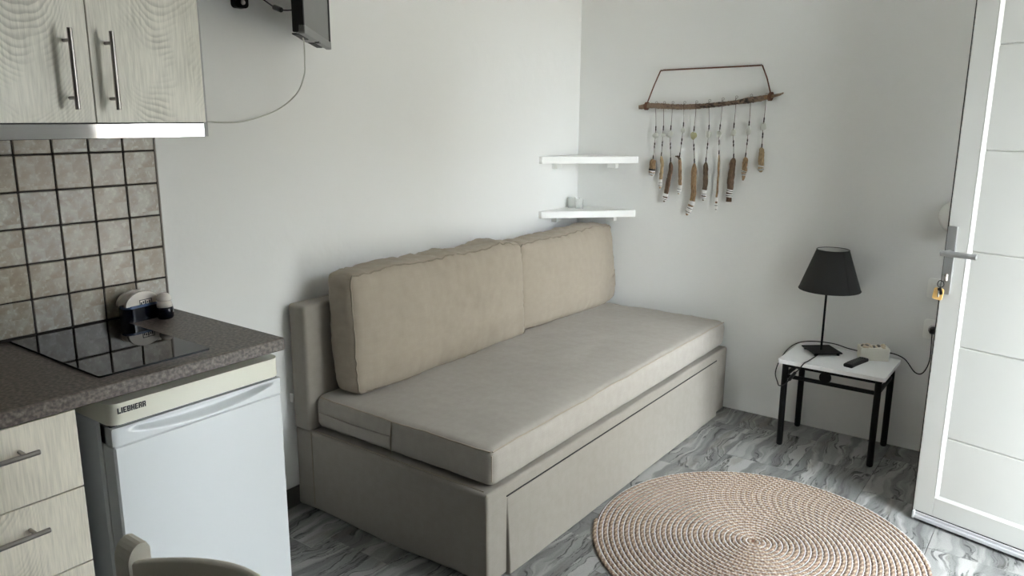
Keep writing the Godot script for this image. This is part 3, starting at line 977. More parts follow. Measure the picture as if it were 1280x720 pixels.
func build_sofa() -> void:
	var nz := noise(91, 3.0, 3)
	var fine := noise(92, 14.0, 2)
	var s := thing("day_bed", "beige upholstered day bed frame with a pull-out lower bed", "sofa", Vector3.ZERO)
	# base shell: left end, front rail, posts; back board
	var base := soft_box(Vector3(2.06, 0.330, 0.965), 0.012, Vector3i(30, 6, 14), func(p):
		var q: Vector3 = p + Vector3(-1.0555, 0.1685, 0.4875)
		q.x += 0.004 * nz.get_noise_3d(q.x, q.y * 2, q.z * 2) * (1.0 if p.x < -1.0 else 0.0)
		q.y += 0.004 * nz.get_noise_2d(q.x * 1.2, q.z * 2.0) * (1.0 if p.y > 0.1 else 0.0)
		if p.y < -0.1 and p.x < -1.0:
			q.y = max(0.004, q.y + 0.006 * sin(q.z * 9.0))
		q.y += 0.014 * (p.x + 1.03) / 2.06 * (1.0 if p.y > 0.0 else 0.0)
		return q)
	part("base", base, M.linen_cover, s)
	var board := soft_box(Vector3(2.04, 0.50, 0.093), 0.014, Vector3i(20, 8, 3), func(p):
		var q: Vector3 = p + Vector3(-1.074, 0.586, 0.058)
		q.z += 0.003 * nz.get_noise_2d(q.x * 2, q.y * 2)
		return q)
	part("back_board", board, M.linen_cover, s)
	var seams := []
	seams.append(rod([Vector3(-2.087, 0.03, 0.105), Vector3(-2.087, 0.335, 0.103)], 0.0022, 6))
	seams.append(rod([Vector3(-2.085, 0.345, 0.11), Vector3(-2.086, 0.345, 0.4), Vector3(-2.085, 0.345, 0.955)], 0.0022, 6))
	seams.append(rod([Vector3(-2.083, 0.03, 0.964), Vector3(-2.083, 0.335, 0.964)], 0.0018, 6))
	part("seam", joined(seams), M.linen_seam, s)
	# the pull-out front, leaning out a little at its foot
	var front := soft_box(Vector3(1.815, 0.283, 0.03), 0.006, Vector3i(30, 8, 2), func(p):
		var q: Vector3 = p + Vector3(-1.0725, 0.1455, 0.957)
		q.x -= 0.012 * (0.5 - (p.y + 0.14) / 0.283) * 0.0
		q.z += 0.016 * (0.5 - p.y / 0.283)
		q.z += 0.003 * nz.get_noise_2d(q.x * 1.5, q.y * 2)
		q.y += 0.012 * (p.x + 0.9) / 1.8 * (1.0 if p.y > 0.0 else 0.0)
		return q)
	part("pull_out_front", front, M.linen_cover, s)
	part("pull_out_gap", rod([Vector3(-1.982, 0.2915, 0.9705), Vector3(-1.0, 0.2985, 0.9705), Vector3(-0.17, 0.3045, 0.9705)], 0.0028, 6), M.dark_gap, s)
	var lb := box(new_st(), Vector3(-2.099, 0.44, 0.002), Vector3(-2.0945, 0.475, 0.018), 0.0005)
	part("care_label", lb, M.socket_white, s)
	# mattress seat
	var ms := thing("seat_mattress", "long beige mattress cushion lying on the day bed base", "cushion", Vector3.ZERO)
	var bend := func(p):
		var c := Vector3(-1.055, 0.4065, 0.528)
		var q: Vector3 = p + c
		var fx: float = clampf((p.x + 1.0) / 2.0, 0, 1)
		q.y += 0.020 * fx
		if p.y > 0.0:
			var mx: float = 1.0 - pow(absf(p.x) / 1.01, 6.0)
			var mz: float = 1.0 - pow(absf(p.z) / 0.46, 4.0)
			q.y += 0.012 * max(mx, 0.0) * max(mz, 0.0)
			q.y += 0.007 * nz.get_noise_2d(q.x * 0.8, q.z * 0.9) + 0.0022 * fine.get_noise_2d(q.x * 0.35, q.z * 0.9) * max(mz, 0.0)
		else:
			q.y -= 0.006 * sin(clampf((p.z + 0.45) / 0.9, 0, 1) * PI) * -0.4
		if p.z > 0.4:
			q.z += 0.003 * nz.get_noise_2d(q.x * 2.0, q.y * 3.0)
		if p.x < -0.9:
			q.x += 0.006 * nz.get_noise_2d(q.z * 3.0, q.y * 4.0)
		return q
	part("cover", soft_box(Vector3(2.0, 0.135, 0.875), 0.034, Vector3i(70, 4, 34), bend), M.linen_mattress, ms)
	var pip := []
	for k in 61:
		var x := lerpf(-0.985, 0.985, k / 60.0)
		pip.append(bend.call(Vector3(x, 0.0580, 0.4280)))
	var pip2 := []
	for k in 31:
		pip2.append(bend.call(Vector3(-0.9905, 0.0580, lerpf(-0.41, 0.422, k / 30.0))))
	var pip3 := [bend.call(Vector3(-0.9895, 0.045, 0.427)), bend.call(Vector3(-0.9895, -0.045, 0.427))]
	part("piping", joined([rod(pip, 0.0028, 6), rod(pip2, 0.0028, 6), rod(pip3, 0.002, 6)]), M.linen, ms)
	var strap := soft_box(Vector3(0.010, 0.042, 0.385), 0.0022, Vector3i(1, 2, 14), func(p):
		var q: Vector3 = p + Vector3(-2.0585, 0.388, 0.315)
		q.y += -0.004 * cos(p.z * 8.0) + 0.004
		q.x -= 0.003 * sin(clampf((p.z + 0.19) / 0.385, 0, 1) * PI)
		return q)
	part("side_strap", strap, M.linen_mattress, ms)
	part("strap_seam", rod([Vector3(-2.056, 0.466, 0.512), Vector3(-2.058, 0.41, 0.508), Vector3(-2.055, 0.345, 0.504)], 0.0024, 6), M.linen_seam, ms)
	# back cushions
	for i in 2:
		var cu := thing("back_cushion", ["large beige back cushion at the kitchen end of the day bed", "beige back cushion in the corner below the white shelves"][i], "cushion", Vector3.ZERO, 0.0, "back cushions of the day bed")
		var W: float = [1.10, 0.875][i]
		var H: float = [0.475, 0.458][i]
		var T := 0.15
		var cx: float = [-1.435, -0.462][i]
		var y0: float = [0.480, 0.490][i]
		var cb := func(p):
			var fx: float = p.x / (W / 2)
			var fy: float = p.y / (H / 2)
			var q: Vector3 = p
			var bulge: float = max(0.0, 1.0 - pow(absf(fx), 3.5)) * max(0.0, 1.0 - pow(absf(fy), 3.0))
			q.z += (0.045 if p.z > 0 else -0.01) * bulge
			# pinched sides, slightly bowed outline
			q.x -= signf(fx) * 0.018 * (1.0 - fy * fy) * pow(absf(fx), 6.0) * -0.4
			q.y += 0.012 * (1.0 - fx * fx) * (1.0 if fy > 0 else 0.0) * absf(fy)
			var wr: float = nz.get_noise_3d(q.x * 1.3 + i * 9.0, q.y * 1.3, p.z * 2.0)
			q.z += 0.010 * wr
			if fy > 0.8:
				q.y += 0.010 * nz.get_noise_2d(q.x * 1.6 + i * 5.0, 3.0) + 0.008 * fine.get_noise_2d(q.x * 1.5, p.z * 0.8)
			# gathers near the seams
			var near: float = pow(clampf(absf(fy), 0, 1), 5.0)
			q.z += 0.007 * near * fine.get_noise_2d(q.x * 2.4, q.y * 0.3) * (1.0 if p.z > 0 else 0.0)
			var nearx: float = pow(clampf(absf(fx), 0, 1), 14.0)
			q.z += 0.006 * nearx * fine.get_noise_2d(q.x * 0.3, q.y * 2.4) * (1.0 if p.z > 0 else 0.0)
			q.x += 0.005 * nearx * fine.get_noise_2d(p.z * 0.6, q.y * 2.0 + 7.0)
			if i == 0:
				q.y += 0.016 * exp(-pow((fx - 0.72) / 0.2, 2.0)) * (1.0 if fy > 0 else 0.0) * absf(fy)
				q.y -= 0.014 * (fx * 0.5 + 0.5) * clampf(fy, 0, 1)
			else:
				q.y += 0.010 * exp(-pow((fx - 0.55) / 0.3, 2.0)) * (1.0 if fy > 0 else 0.0) * absf(fy)
				if fx > 0.0:
					q.y += 0.045 * pow(fx, 6.0) * (1.0 if fy < -0.3 else 0.0)
				q.y -= 0.014 * clampf(fy, 0, 1)
				q.z += 0.03 * fx * (0.6 - 0.4 * fy)
			var lean := 0.10
			var z: float = q.z - (q.y + H / 2) * lean * 0.6
			return Vector3(q.x + cx, q.y + H / 2 + y0, z + [0.20, 0.20][i])
		part("cover", soft_box(Vector3(W, H, T), 0.038, Vector3i(56, 28, 6), cb), M.linen, cu)
		var e := 0.0112
		var rim := []
		var a := W / 2 - e
		var b := H / 2 - e
		for k in 40:
			rim.append(cb.call(Vector3(lerpf(-a + 0.012, a - 0.012, k / 39.0), b, T / 2 - e)))
		for k in 20:
			rim.append(cb.call(Vector3(a, lerpf(b - 0.012, -b + 0.012, k / 19.0), T / 2 - e)))
		for k in 40:
			rim.append(cb.call(Vector3(lerpf(a - 0.012, -a + 0.012, k / 39.0), -b, T / 2 - e)))
		for k in 20:
			rim.append(cb.call(Vector3(-a, lerpf(-b + 0.012, b - 0.012, k / 19.0), T / 2 - e)))
		rim.append(rim[0])
		part("piping", rod(rim, 0.0034, 6), M.linen_seam, cu)

func build_shelves() -> void:
	for i in 2:
		var y: float = [1.3206, 1.0255][i]
		var a := 0.397
		var b: float = [0.387, 0.382][i]
		var sh := thing("corner_shelf", ["upper white triangular corner shelf, empty", "lower white triangular corner shelf, with glass jars on it"][i], "shelf", Vector3(0, y, 0), 0.0, "white corner shelves")
		var st := new_st()
		var poly := PackedVector2Array([Vector2(0, 0), Vector2(-a, 0), Vector2(-a, 0.018), Vector2(-0.018, b), Vector2(0, b)])
		poly.reverse()
		var down := Transform3D(Basis(Vector3(1, 0, 0), Vector3(0, 0, 1), Vector3(0, -1, 0)), Vector3.ZERO)
		prism(st, poly, 0.0, 0.036, down)
		part("board", st, M.shelf_white, sh)
		for k in 2:
			st = new_st()
			var x: Transform3D = Transform3D(Basis.IDENTITY, Vector3(-0.245, -0.036, 0)) if k == 0 else Transform3D(Basis(Vector3.UP, -PI / 2), Vector3(0, -0.036, 0.24))
			box(st, Vector3(-0.026, -0.033, 0.0005), Vector3(0.026, -0.0002, 0.034), 0.002, x)
			part("bracket", st, M.shelf_white, sh)
	for i in 2:
		var j := thing("glass_jar", ["small square glass jar at the back of the lower corner shelf", "small square glass jar with cream top, front one on the lower corner shelf"][i], "jar", [Vector3(-0.115, 1.0257, 0.035), Vector3(-0.125, 1.0257, 0.092)][i], 35.0, "glass jars on the lower shelf")
		var st := new_st()
		var h: float = [0.058, 0.054][i]
		var outer := round_rect(0.045, 0.045, 0.008)
		var inner := round_rect(0.039, 0.039, 0.006)
		var upx := Transform3D(Basis(Vector3.RIGHT, -PI / 2), Vector3.ZERO)
		for k in outer.size():
			var l := (k + 1) % outer.size()
			quad(st, upx * Vector3(outer[k].x, outer[k].y, 0), upx * Vector3(outer[l].x, outer[l].y, 0), upx * Vector3(outer[l].x, outer[l].y, h), upx * Vector3(outer[k].x, outer[k].y, h))
			quad(st, upx * Vector3(inner[l].x, inner[l].y, 0.006), upx * Vector3(inner[k].x, inner[k].y, 0.006), upx * Vector3(inner[k].x, inner[k].y, h), upx * Vector3(inner[l].x, inner[l].y, h))
			quad(st, upx * Vector3(outer[k].x, outer[k].y, h), upx * Vector3(outer[l].x, outer[l].y, h), upx * Vector3(inner[l].x, inner[l].y, h), upx * Vector3(inner[k].x, inner[k].y, h))
		prism(st, outer, 0.0, 0.006, upx)
		part("glass", st, M.clear_glass, j)
		if i == 1:
			st = new_st()
			lathe(st, [Vector2(0.0, 0.006), Vector2(0.0165, 0.006), Vector2(0.0165, 0.050), Vector2(0.0145, 0.053), Vector2(0.0, 0.0535)], 24)
			part("candle", st, M.shelf_white, j)
			part("wick", rod([Vector3(0, 0.053, 0), Vector3(0.001, 0.060, 0)], 0.0008, 6), M.knot, j)

func build_hanging() -> void:
	var w := thing("driftwood_hanging", "driftwood branch wall hanging with ten strings of sea glass and painted sticks", "wall hanging", Vector3(-0.025, 0, 0))
	var branch := [[0.391, 1.584], [0.41, 1.586], [0.45, 1.592], [0.52, 1.590], [0.60, 1.586], [0.68, 1.586], [0.76, 1.590], [0.84, 1.597], [0.92, 1.606], [0.99, 1.616], [1.05, 1.624], [1.09, 1.632], [1.12, 1.638], [1.145, 1.643], [1.162, 1.650]]
	var rad := [0.012, 0.0155, 0.016, 0.0150, 0.0150, 0.0145, 0.014, 0.0135, 0.013, 0.0125, 0.012, 0.0165, 0.0155, 0.011, 0.004]
	var pts := []
	for k in branch.size():
		pts.append(Vector3(0.004 * sin(k * 1.7), branch[k][1], branch[k][0]))
	# finer points so that bark can be uneven
	var fp := smooth_path(pts, 0.008)
	var fr := []
	var bump := noise(66, 30.0, 3)
	for k in fp.size():
		var t: float = float(k) / (fp.size() - 1) * (rad.size() - 1)
		var b: int = min(int(t), rad.size() - 2)
		fr.append(lerpf(rad[b], rad[b + 1], t - b) * (1.0 + 0.22 * bump.get_noise_1d(k * 0.012)))
	var br := rod(fp, fr, 12, 0.9, func(i, k):
		var z: float = fp[i].z
		var n: float = bump.get_noise_2d(z * 1.4, k * 0.06 + 3.0)
		var pale := Color(0.27, 0.19, 0.13)
		var dark := Color(0.030, 0.022, 0.02)
		var f: float = smoothstep(0.68, 0.76, z) * (1.0 - smoothstep(1.03, 1.07, z)) * clampf(0.62 + n * 2.2, 0, 1)
		f = max(f, clampf(n * 1.6 - 0.25, 0.0, 0.7))
		return pale.lerp(dark, f) * (1.0 + 0.35 * n))
	var bp := part("branch", br, M.rope, w)
	part("twig_end", rod([Vector3(0, 1.622, 1.045), Vector3(-0.008, 1.630, 1.08), Vector3(-0.006, 1.636, 1.118)], [0.004, 0.012, 0.004], 9), M.driftwood_0, bp)
	# hanger of brown twine
	var tw := [Vector3(0, 1.594, 0.435), Vector3(0.004, 1.70, 0.475), Vector3(0.012, 1.770, 0.503), Vector3(0.015, 1.774, 0.52), Vector3(0.015, 1.778, 0.77), Vector3(0.015, 1.782, 1.03), Vector3(0.012, 1.781, 1.045), Vector3(0.004, 1.72, 1.075), Vector3(0, 1.638, 1.102)]
	part("hanger_twine", rod(tw, 0.0036, 8), M.twine, w)
	for z in [0.438, 1.10]:
		var loops := []
		for q in 3:
			var lp := []
			var y: float = 1.590 if z < 0.8 else 1.634
			for k in 17:
				var a := TAU * k / 16.0
				lp.append(Vector3(cos(a) * 0.0185, y + sin(a) * 0.0185, z + (q - 1) * 0.006 + 0.002 * sin(a)))
			loops.append(rod(lp, 0.003, 6))
		part("twine_wrap", joined(loops), M.twine, w)
	for k in 2:
		part("nail", rod([Vector3(0.0225, [1.772, 1.782][k], [0.507, 1.04][k]), Vector3(0.008, [1.775, 1.785][k], [0.507, 1.04][k])], 0.0025, 8), M.steel, w)
	var zt := [0.494, 0.540, 0.589, 0.655, 0.721, 0.791, 0.861, 0.931, 1.005, 1.080]
	var gl := [[1.437, 0.498, 0.017, 0.014], [1.440, 0.541, 0.012, 0.011], [1.444, 0.582, 0.021, 0.018], [1.467, 0.654, 0.013, 0.017], [1.440, 0.713, 0.017, 0.019], [1.447, 0.796, 0.014, 0.017], [1.449, 0.852, 0.013, 0.017], [1.457, 0.925, 0.014, 0.018], [1.468, 1.003, 0.013, 0.024], [1.489, 1.075, 0.017, 0.018]]
	# top z, top y, bottom z, bottom y, half width, bend, wood, painted rings
	var stk := [
		[0.488, 1.310, 0.484, 1.222, 0.0165, 0.0, 0], [0.536, 1.330, 0.537, 1.155, 0.0085, 0.006, 3], [0.592, 1.300, 0.563, 1.086, 0.0120, 0.010, 2], [0.641, 1.327, 0.646, 1.132, 0.0090, 0.008, 0], [0.727, 1.298, 0.699, 1.024, 0.0135, 0.016, 0],
		[0.788, 1.307, 0.786, 1.107, 0.0115, 0.004, 1], [0.857, 1.351, 0.858, 1.056, 0.0050, 0.002, 0], [0.936, 1.333, 0.924, 1.111, 0.0150, -0.002, 2], [0.996, 1.339, 0.991, 1.223, 0.0120, 0.002, 0], [1.075, 1.389, 1.078, 1.268, 0.0125, 0.0, 3]]
	var rings := [[0.70, 0.84, 0.90], [0.72, 0.80, 0.88], [0.80, 0.90], [0.76, 0.84, 0.92], [0.74, 0.83, 0.92], [0.72, 0.82, 0.92], [0.78, 0.88, 0.93], [0.72, 0.83], [0.58, 0.72], [0.72, 0.86]]
	for i in 10:
		var s: Array = stk[i]
		var top := Vector3(0, s[1], s[0])
		var yb: float = 1.588 + 0.036 * smoothstep(0.65, 1.1, zt[i])
		# screw eye
		var eye := []
		for k in 13:
			var a := TAU * k / 12.0 - 0.6
			eye.append(Vector3(0.0, yb + 0.020 + sin(a) * 0.006, zt[i] + cos(a) * 0.006))
		part("screw_eye", joined([rod(eye, 0.0012, 6), rod([Vector3(0, yb + 0.008, zt[i]), Vector3(0, yb + 0.015, zt[i])], 0.0012, 6)]), M.steel, w)
		var gy: float = gl[i][0]
		var gz: float = gl[i][1]
		var path := [Vector3(-0.012, yb + 0.014, zt[i]), Vector3(-0.0135, yb - 0.002, zt[i]), Vector3(-0.006, yb - 0.02, zt[i]), Vector3(0, lerpf(yb, gy, 0.6), lerpf(zt[i], gz, 0.6)), Vector3(-0.004, gy, gz), Vector3(0, lerpf(gy, top.y, 0.5), lerpf(gz, top.z, 0.5)), top]
		var sg := part("string", rod(smooth_path(path, 0.01), 0.0015, 6), M.thread, w)
		for f in [[0, 0.72], [0, 0.80], [1, 0.35], [1, 0.48], [1, 0.88], [1, 0.95]]:
			var c: Vector3 = Vector3(0, lerpf(yb, gy, f[1]), lerpf(zt[i], gz, f[1])) if f[0] == 0 else Vector3(0, lerpf(gy, top.y, f[1]), lerpf(gz, top.z, f[1]))
			part("knot", rod([c + Vector3(0, 0.009, 0), c + Vector3(0, 0.004, 0), c - Vector3(0, 0.004, 0), c - Vector3(0, 0.009, 0)], [0.0014, 0.0034, 0.0034, 0.0014], 7), M.knot, sg)
		# sea glass: an uneven pebble
		var st := new_st()
		st.set_smooth_group(1)
		var sn := noise(200 + i, 25.0, 2)
		var gg := []
		for a in 9:
			var row := []
			for b in 14:
				var th := PI * a / 8.0
				var ph := TAU * (b % 14) / 14.0
				var dir := Vector3(sin(th) * cos(ph), cos(th), sin(th) * sin(ph))
				var k := 1.0 + 0.45 * sn.get_noise_3d(dir.x * 0.03, dir.y * 0.03, dir.z * 0.03 + i)
				row.append(Vector3(-0.002, gy, gz) + Vector3(dir.x * 0.005, dir.y * gl[i][3], dir.z * gl[i][2]) * k)
			gg.append(row)
		for a in 8:
			for b in 14:
				var c := (b + 1) % 14
				if a > 0:
					tri(st, gg[a][b], gg[a + 1][c], gg[a][c])
				if a < 7:
					tri(st, gg[a][b], gg[a + 1][b], gg[a + 1][c])
		part("sea_glass", st, M.sea_glass_green if i == 4 else M.sea_glass, w)
		# stick with painted rings
		var bot := Vector3(0, s[3], s[2])
		var sp := []
		var sr := []
		var bn := noise(300 + i, 1.0, 3)
		var nseg := 28
		for k in nseg + 1:
			var t := float(k) / nseg
			var p := top.lerp(bot, t)
			p.z += s[5] * sin(PI * t) * (1.0 + 0.5 * sin(t * 5.0 + i)) + 0.0025 * bn.get_noise_1d(t * 5.0)
			sp.append(p)
			var e: float = min(1.0, min(sqrt(max(t, 0.0) * 9.0 + 0.12), sqrt((1.0 - t) * (9.0 if i != 8 else 2.2) + (0.08 if i != 7 else 0.9))))
			sr.append(s[4] * 1.12 * e * (1.0 + 0.20 * bn.get_noise_1d(t * 6.0 + 20.0)))
		var pd := part("driftwood_stick", rod(sp, sr, 10, 0.62, null, Vector3.RIGHT), M["driftwood_%d" % s[6]], w)
		for f in rings[i]:
			var k0 := int(f * nseg)
			var seg := []
			var sgr := []
			for q in 3:
				seg.append(sp[min(k0 + q, nseg)])
				sgr.append(sr[min(k0 + q, nseg)] + 0.0009)
			part("painted_ring", rod(seg, sgr, 10, 0.66, null, Vector3.RIGHT), M.band_white, pd, "white painted ring")
			var mid: Vector3 = sp[min(k0 + 1, nseg)]
			var dv: Vector3 = (sp[min(k0 + 2, nseg)] - sp[k0]).normalized() * 0.0016
			var br2: float = sr[min(k0 + 1, nseg)] + 0.0013
			if f != rings[i][0] or i in [7, 8]:
				part("painted_line", rod([mid - dv, mid + dv], br2, 10, 0.66, null, Vector3.RIGHT), M.band_black, pd)
		if i == 0:
			part("painted_line", rod([sp[16], sp[19]], sr[17] + 0.0008, 10, 0.66, null, Vector3.RIGHT), M.band_black, pd)
		if i == 3:
			part("twig_fork", rod([top + Vector3(0, -0.012, 0.004), top + Vector3(-0.004, 0.004, -0.008), top + Vector3(-0.004, 0.004, -0.022)], [0.007, 0.006, 0.003], 8), M.driftwood_1, pd)

func build_table_and_lamp() -> void:
	var ty := 0.43
	var t := thing("side_table", "small low table with white top and black legs", "table", Vector3(-0.178, 0, 1.568))
	var st := new_st()
	prism(st, round_rect(0.345, 0.465, 0.008), ty - 0.018, ty, Transform3D(Basis(Vector3.RIGHT, -PI / 2), Vector3.ZERO))
	part("table_top", st, M.table_white, t)
	var lx := 0.142
	var lz := 0.203
	for sx in [-1, 1]:
		for sz in [-1, 1]:
			var p := Vector3(sx * lx, 0, sz * lz)
			part("leg", rod([p, p + Vector3(0, 0.003, 0), p + Vector3(0, 0.01, 0), p + Vector3(0, ty - 0.018, 0)], [0.008, 0.0128, 0.0145, 0.0145], 18), M.black_metal, t)
	for s in [-1, 1]:
		for y in [ty - 0.029, ty - 0.083]:
			st = new_st()
			box(st, Vector3(s * lx - 0.007, y - 0.0085, -lz), Vector3(s * lx + 0.007, y + 0.0085, lz), 0.002)
			part("rail", st, M.black_metal, t)
			st = new_st()
			box(st, Vector3(-lx, y - 0.0085, s * lz - 0.007), Vector3(lx, y + 0.0085, s * lz + 0.007), 0.002)
			part("rail", st, M.black_metal, t)
		st = new_st()
		lathe(st, [Vector2(0.0, -0.008), Vector2(0.025, -0.008), Vector2(0.027, 0.0), Vector2(0.025, 0.008), Vector2(0.0, 0.008)], 28, Transform3D(Basis(Vector3.BACK, PI / 2), Vector3(s * lx, ty - 0.056, -0.022)), false)
		part("disc", st, M.black_metal, t)
	# lamp
	var l := thing("table_lamp", "black table lamp with charcoal tapered shade on the low white table", "lamp", Vector3(-0.112, ty, 1.468))
	st = new_st()
	box(st, Vector3(-0.07, 0.010, -0.07), Vector3(0.07, 0.016, 0.07), 0.0015, Transform3D(Basis(Vector3.UP, 0.70), Vector3.ZERO))
	part("base_plate", st, M.black_metal, l)
	for sx in [-1, 1]:
		for sz in [-1, 1]:
			var q := Basis(Vector3.UP, 0.70) * Vector3(sx * 0.055, 0, sz * 0.055)
			st = new_st()
			lathe(st, [Vector2(0.0, 0.0), Vector2(0.007, 0.0), Vector2(0.007, 0.011), Vector2(0.0, 0.011)], 14, Transform3D(Basis.IDENTITY, q))
			part("foot", st, M.black_rubber, l)
	part("pole", rod([Vector3(-0.012, 0.014, 0.0), Vector3(-0.012, 0.40, 0.0)], 0.0052, 14), M.black_metal, l)
	st = new_st()
	lathe(st, [Vector2(0.0, 0.36), Vector2(0.014, 0.36), Vector2(0.016, 0.43), Vector2(0.0, 0.43)], 20, Transform3D(Basis.IDENTITY, Vector3(-0.012, 0, 0)))
	part("bulb_holder", st, M.black_plastic, l)
	st = new_st()
	lathe(st, [Vector2(0.138, 0.315), Vector2(0.072, 0.504)], 56, Transform3D(Basis.IDENTITY, Vector3(-0.012, 0, 0.012)))
	var shd := part("shade", st, M.shade, l, "charcoal fabric shade")
	st = new_st()
	lathe(st, [Vector2(0.0710, 0.504), Vector2(0.137, 0.315)], 56, Transform3D(Basis.IDENTITY, Vector3(-0.012, 0, 0.012)))
	part("shade_lining", st, M.shade_inside, shd)
	var sm := []
	for h in [[0.138, 0.315], [0.072, 0.504]]:
		var lp := []
		for k in 57:
			var a := TAU * k / 56.0
			lp.append(Vector3(cos(a) * h[0] - 0.012, h[1], sin(a) * h[0] + 0.012))
		sm.append(rod(lp, 0.0016, 6))
	var sa := 2.22
	sm.append(rod([Vector3(cos(sa) * 0.1385 - 0.012, 0.316, sin(sa) * 0.1385 + 0.012), Vector3(cos(sa) * 0.0725 - 0.012, 0.503, sin(sa) * 0.0725 + 0.012)], 0.0013, 5))
	part("shade_binding", joined(sm), M.shade, shd)
	for k in 3:
		var a := TAU * k / 3.0
		part("shade_spoke", rod([Vector3(-0.012, 0.425, 0.0), Vector3(cos(a) * 0.08 - 0.012, 0.47, sin(a) * 0.08 + 0.012)], 0.0015, 6), M.steel, l)
	# its lead, switch and plug (world points, moved into the lamp's own axes)
	var org := Vector3(-0.112, ty, 1.468)
	var lead := []
	for p in [Vector3(-0.165, 0.438, 1.47), Vector3(-0.20, 0.4335, 1.468), Vector3(-0.30, 0.4335, 1.462), Vector3(-0.345, 0.433, 1.456), Vector3(-0.358, 0.42, 1.448), Vector3(-0.352, 0.40, 1.436), Vector3(-0.350, 0.365, 1.408), Vector3(-0.348, 0.335, 1.392), Vector3(-0.345, 0.31, 1.372), Vector3(-0.33, 0.296, 1.345), Vector3(-0.29, 0.297, 1.325), Vector3(-0.22, 0.318, 1.290), Vector3(-0.15, 0.36, 1.284), Vector3(-0.08, 0.41, 1.302), Vector3(-0.03, 0.437, 1.34), Vector3(-0.018, 0.452, 1.41), Vector3(-0.016, 0.455, 1.50), Vector3(-0.018, 0.444, 1.57), Vector3(-0.012, 0.439, 1.65), Vector3(-0.012, 0.455, 1.74), Vector3(-0.012, 0.439, 1.812), Vector3(-0.02, 0.385, 1.865), Vector3(-0.03, 0.392, 1.90), Vector3(-0.042, 0.46, 1.922), Vector3(-0.047, 0.56, 1.920), Vector3(-0.044, 0.592, 1.918)]:
		lead.append(p - org)
	var ld := part("lead", rod(smooth_path(lead, 0.008), 0.0026, 8), M.black_rubber, l)
	st = new_st()
	var a0 := Vector3(-0.351, 0.385, 1.422) - org
	var a1 := Vector3(-0.348, 0.335, 1.392) - org
	part("switch", rod([a0, a0.lerp(a1, 0.12), a0.lerp(a1, 0.88), a1], [0.005, 0.011, 0.011, 0.005], 12, 0.7), M.black_plastic, ld)
	part("plug", rod([Vector3(-0.0115, 0.595, 1.918) - org, Vector3(-0.02, 0.595, 1.918) - org, Vector3(-0.044, 0.595, 1.918) - org, Vector3(-0.05, 0.595, 1.918) - org], [0.016, 0.018, 0.014, 0.009], 16), M.black_plastic, ld)
	# remote control
	var r := thing("remote_control", "black remote control lying on the white table top", "remote control", Vector3(-0.205, ty + 0.0004, 1.648), -14)
	var body := soft_box(Vector3(0.165, 0.018, 0.044), 0.008, Vector3i(14, 1, 4), func(p):
		return Vector3(p.x, p.y + 0.009 + 0.003 * cos(p.x * 18.0) - 0.003, p.z * (1.0 - 0.12 * clampf(p.x / 0.08, 0, 1))))
	part("body", body, M.black_plastic, r)
	for q in 8:
		for e in 3:
			st = new_st()
			box(st, Vector3(-0.06 + q * 0.0155, 0.0165, -0.014 + e * 0.011), Vector3(-0.051 + q * 0.0155, 0.0197, -0.007 + e * 0.011), 0.001)
			part("button", st, M.grey_plastic if q < 7 else M.vent_dark, r)
	# box of shells
	var b := thing("shell_box", "small white box topped with seashells behind the remote", "box", Vector3(-0.078, ty + 0.0004, 1.690), -64)
	st = new_st()
	box(st, Vector3(-0.062, 0.0, -0.033), Vector3(0.062, 0.054, 0.033), 0.0015)
	part("box_body", st, M.box_white, b)
	st = new_st()
	box(st, Vector3(-0.0635, 0.040, -0.0345), Vector3(0.0635, 0.060, 0.0345), 0.0015)
	part("box_lid", st, M.box_white, b)
	var r2 := RandomNumberGenerator.new()
	r2.seed = 9
	for k in 22:
		st = new_st()
		var s := r2.randf_range(0.006, 0.011)
		var c := Vector3(r2.randf_range(-0.054, 0.054), 0.060 + s * 0.25, r2.randf_range(-0.026, 0.026))
		var prof := []
		for q in 8:
			var a := -PI / 2 + PI * q / 7.0
			prof.append(Vector2(cos(a) * s * (1.0 + 0.12 * (q % 2)), sin(a) * s * 0.75))
		prof[0].x = 0.0
		prof[7].x = 0.0
		lathe(st, prof, 9, Transform3D(Basis(Vector3(1, 0, 0.4).normalized(), r2.randf_range(-0.9, 0.9)), c), true)
		part("shell", st, M.shell if r2.randf() < 0.72 else M.shell_dark, b)

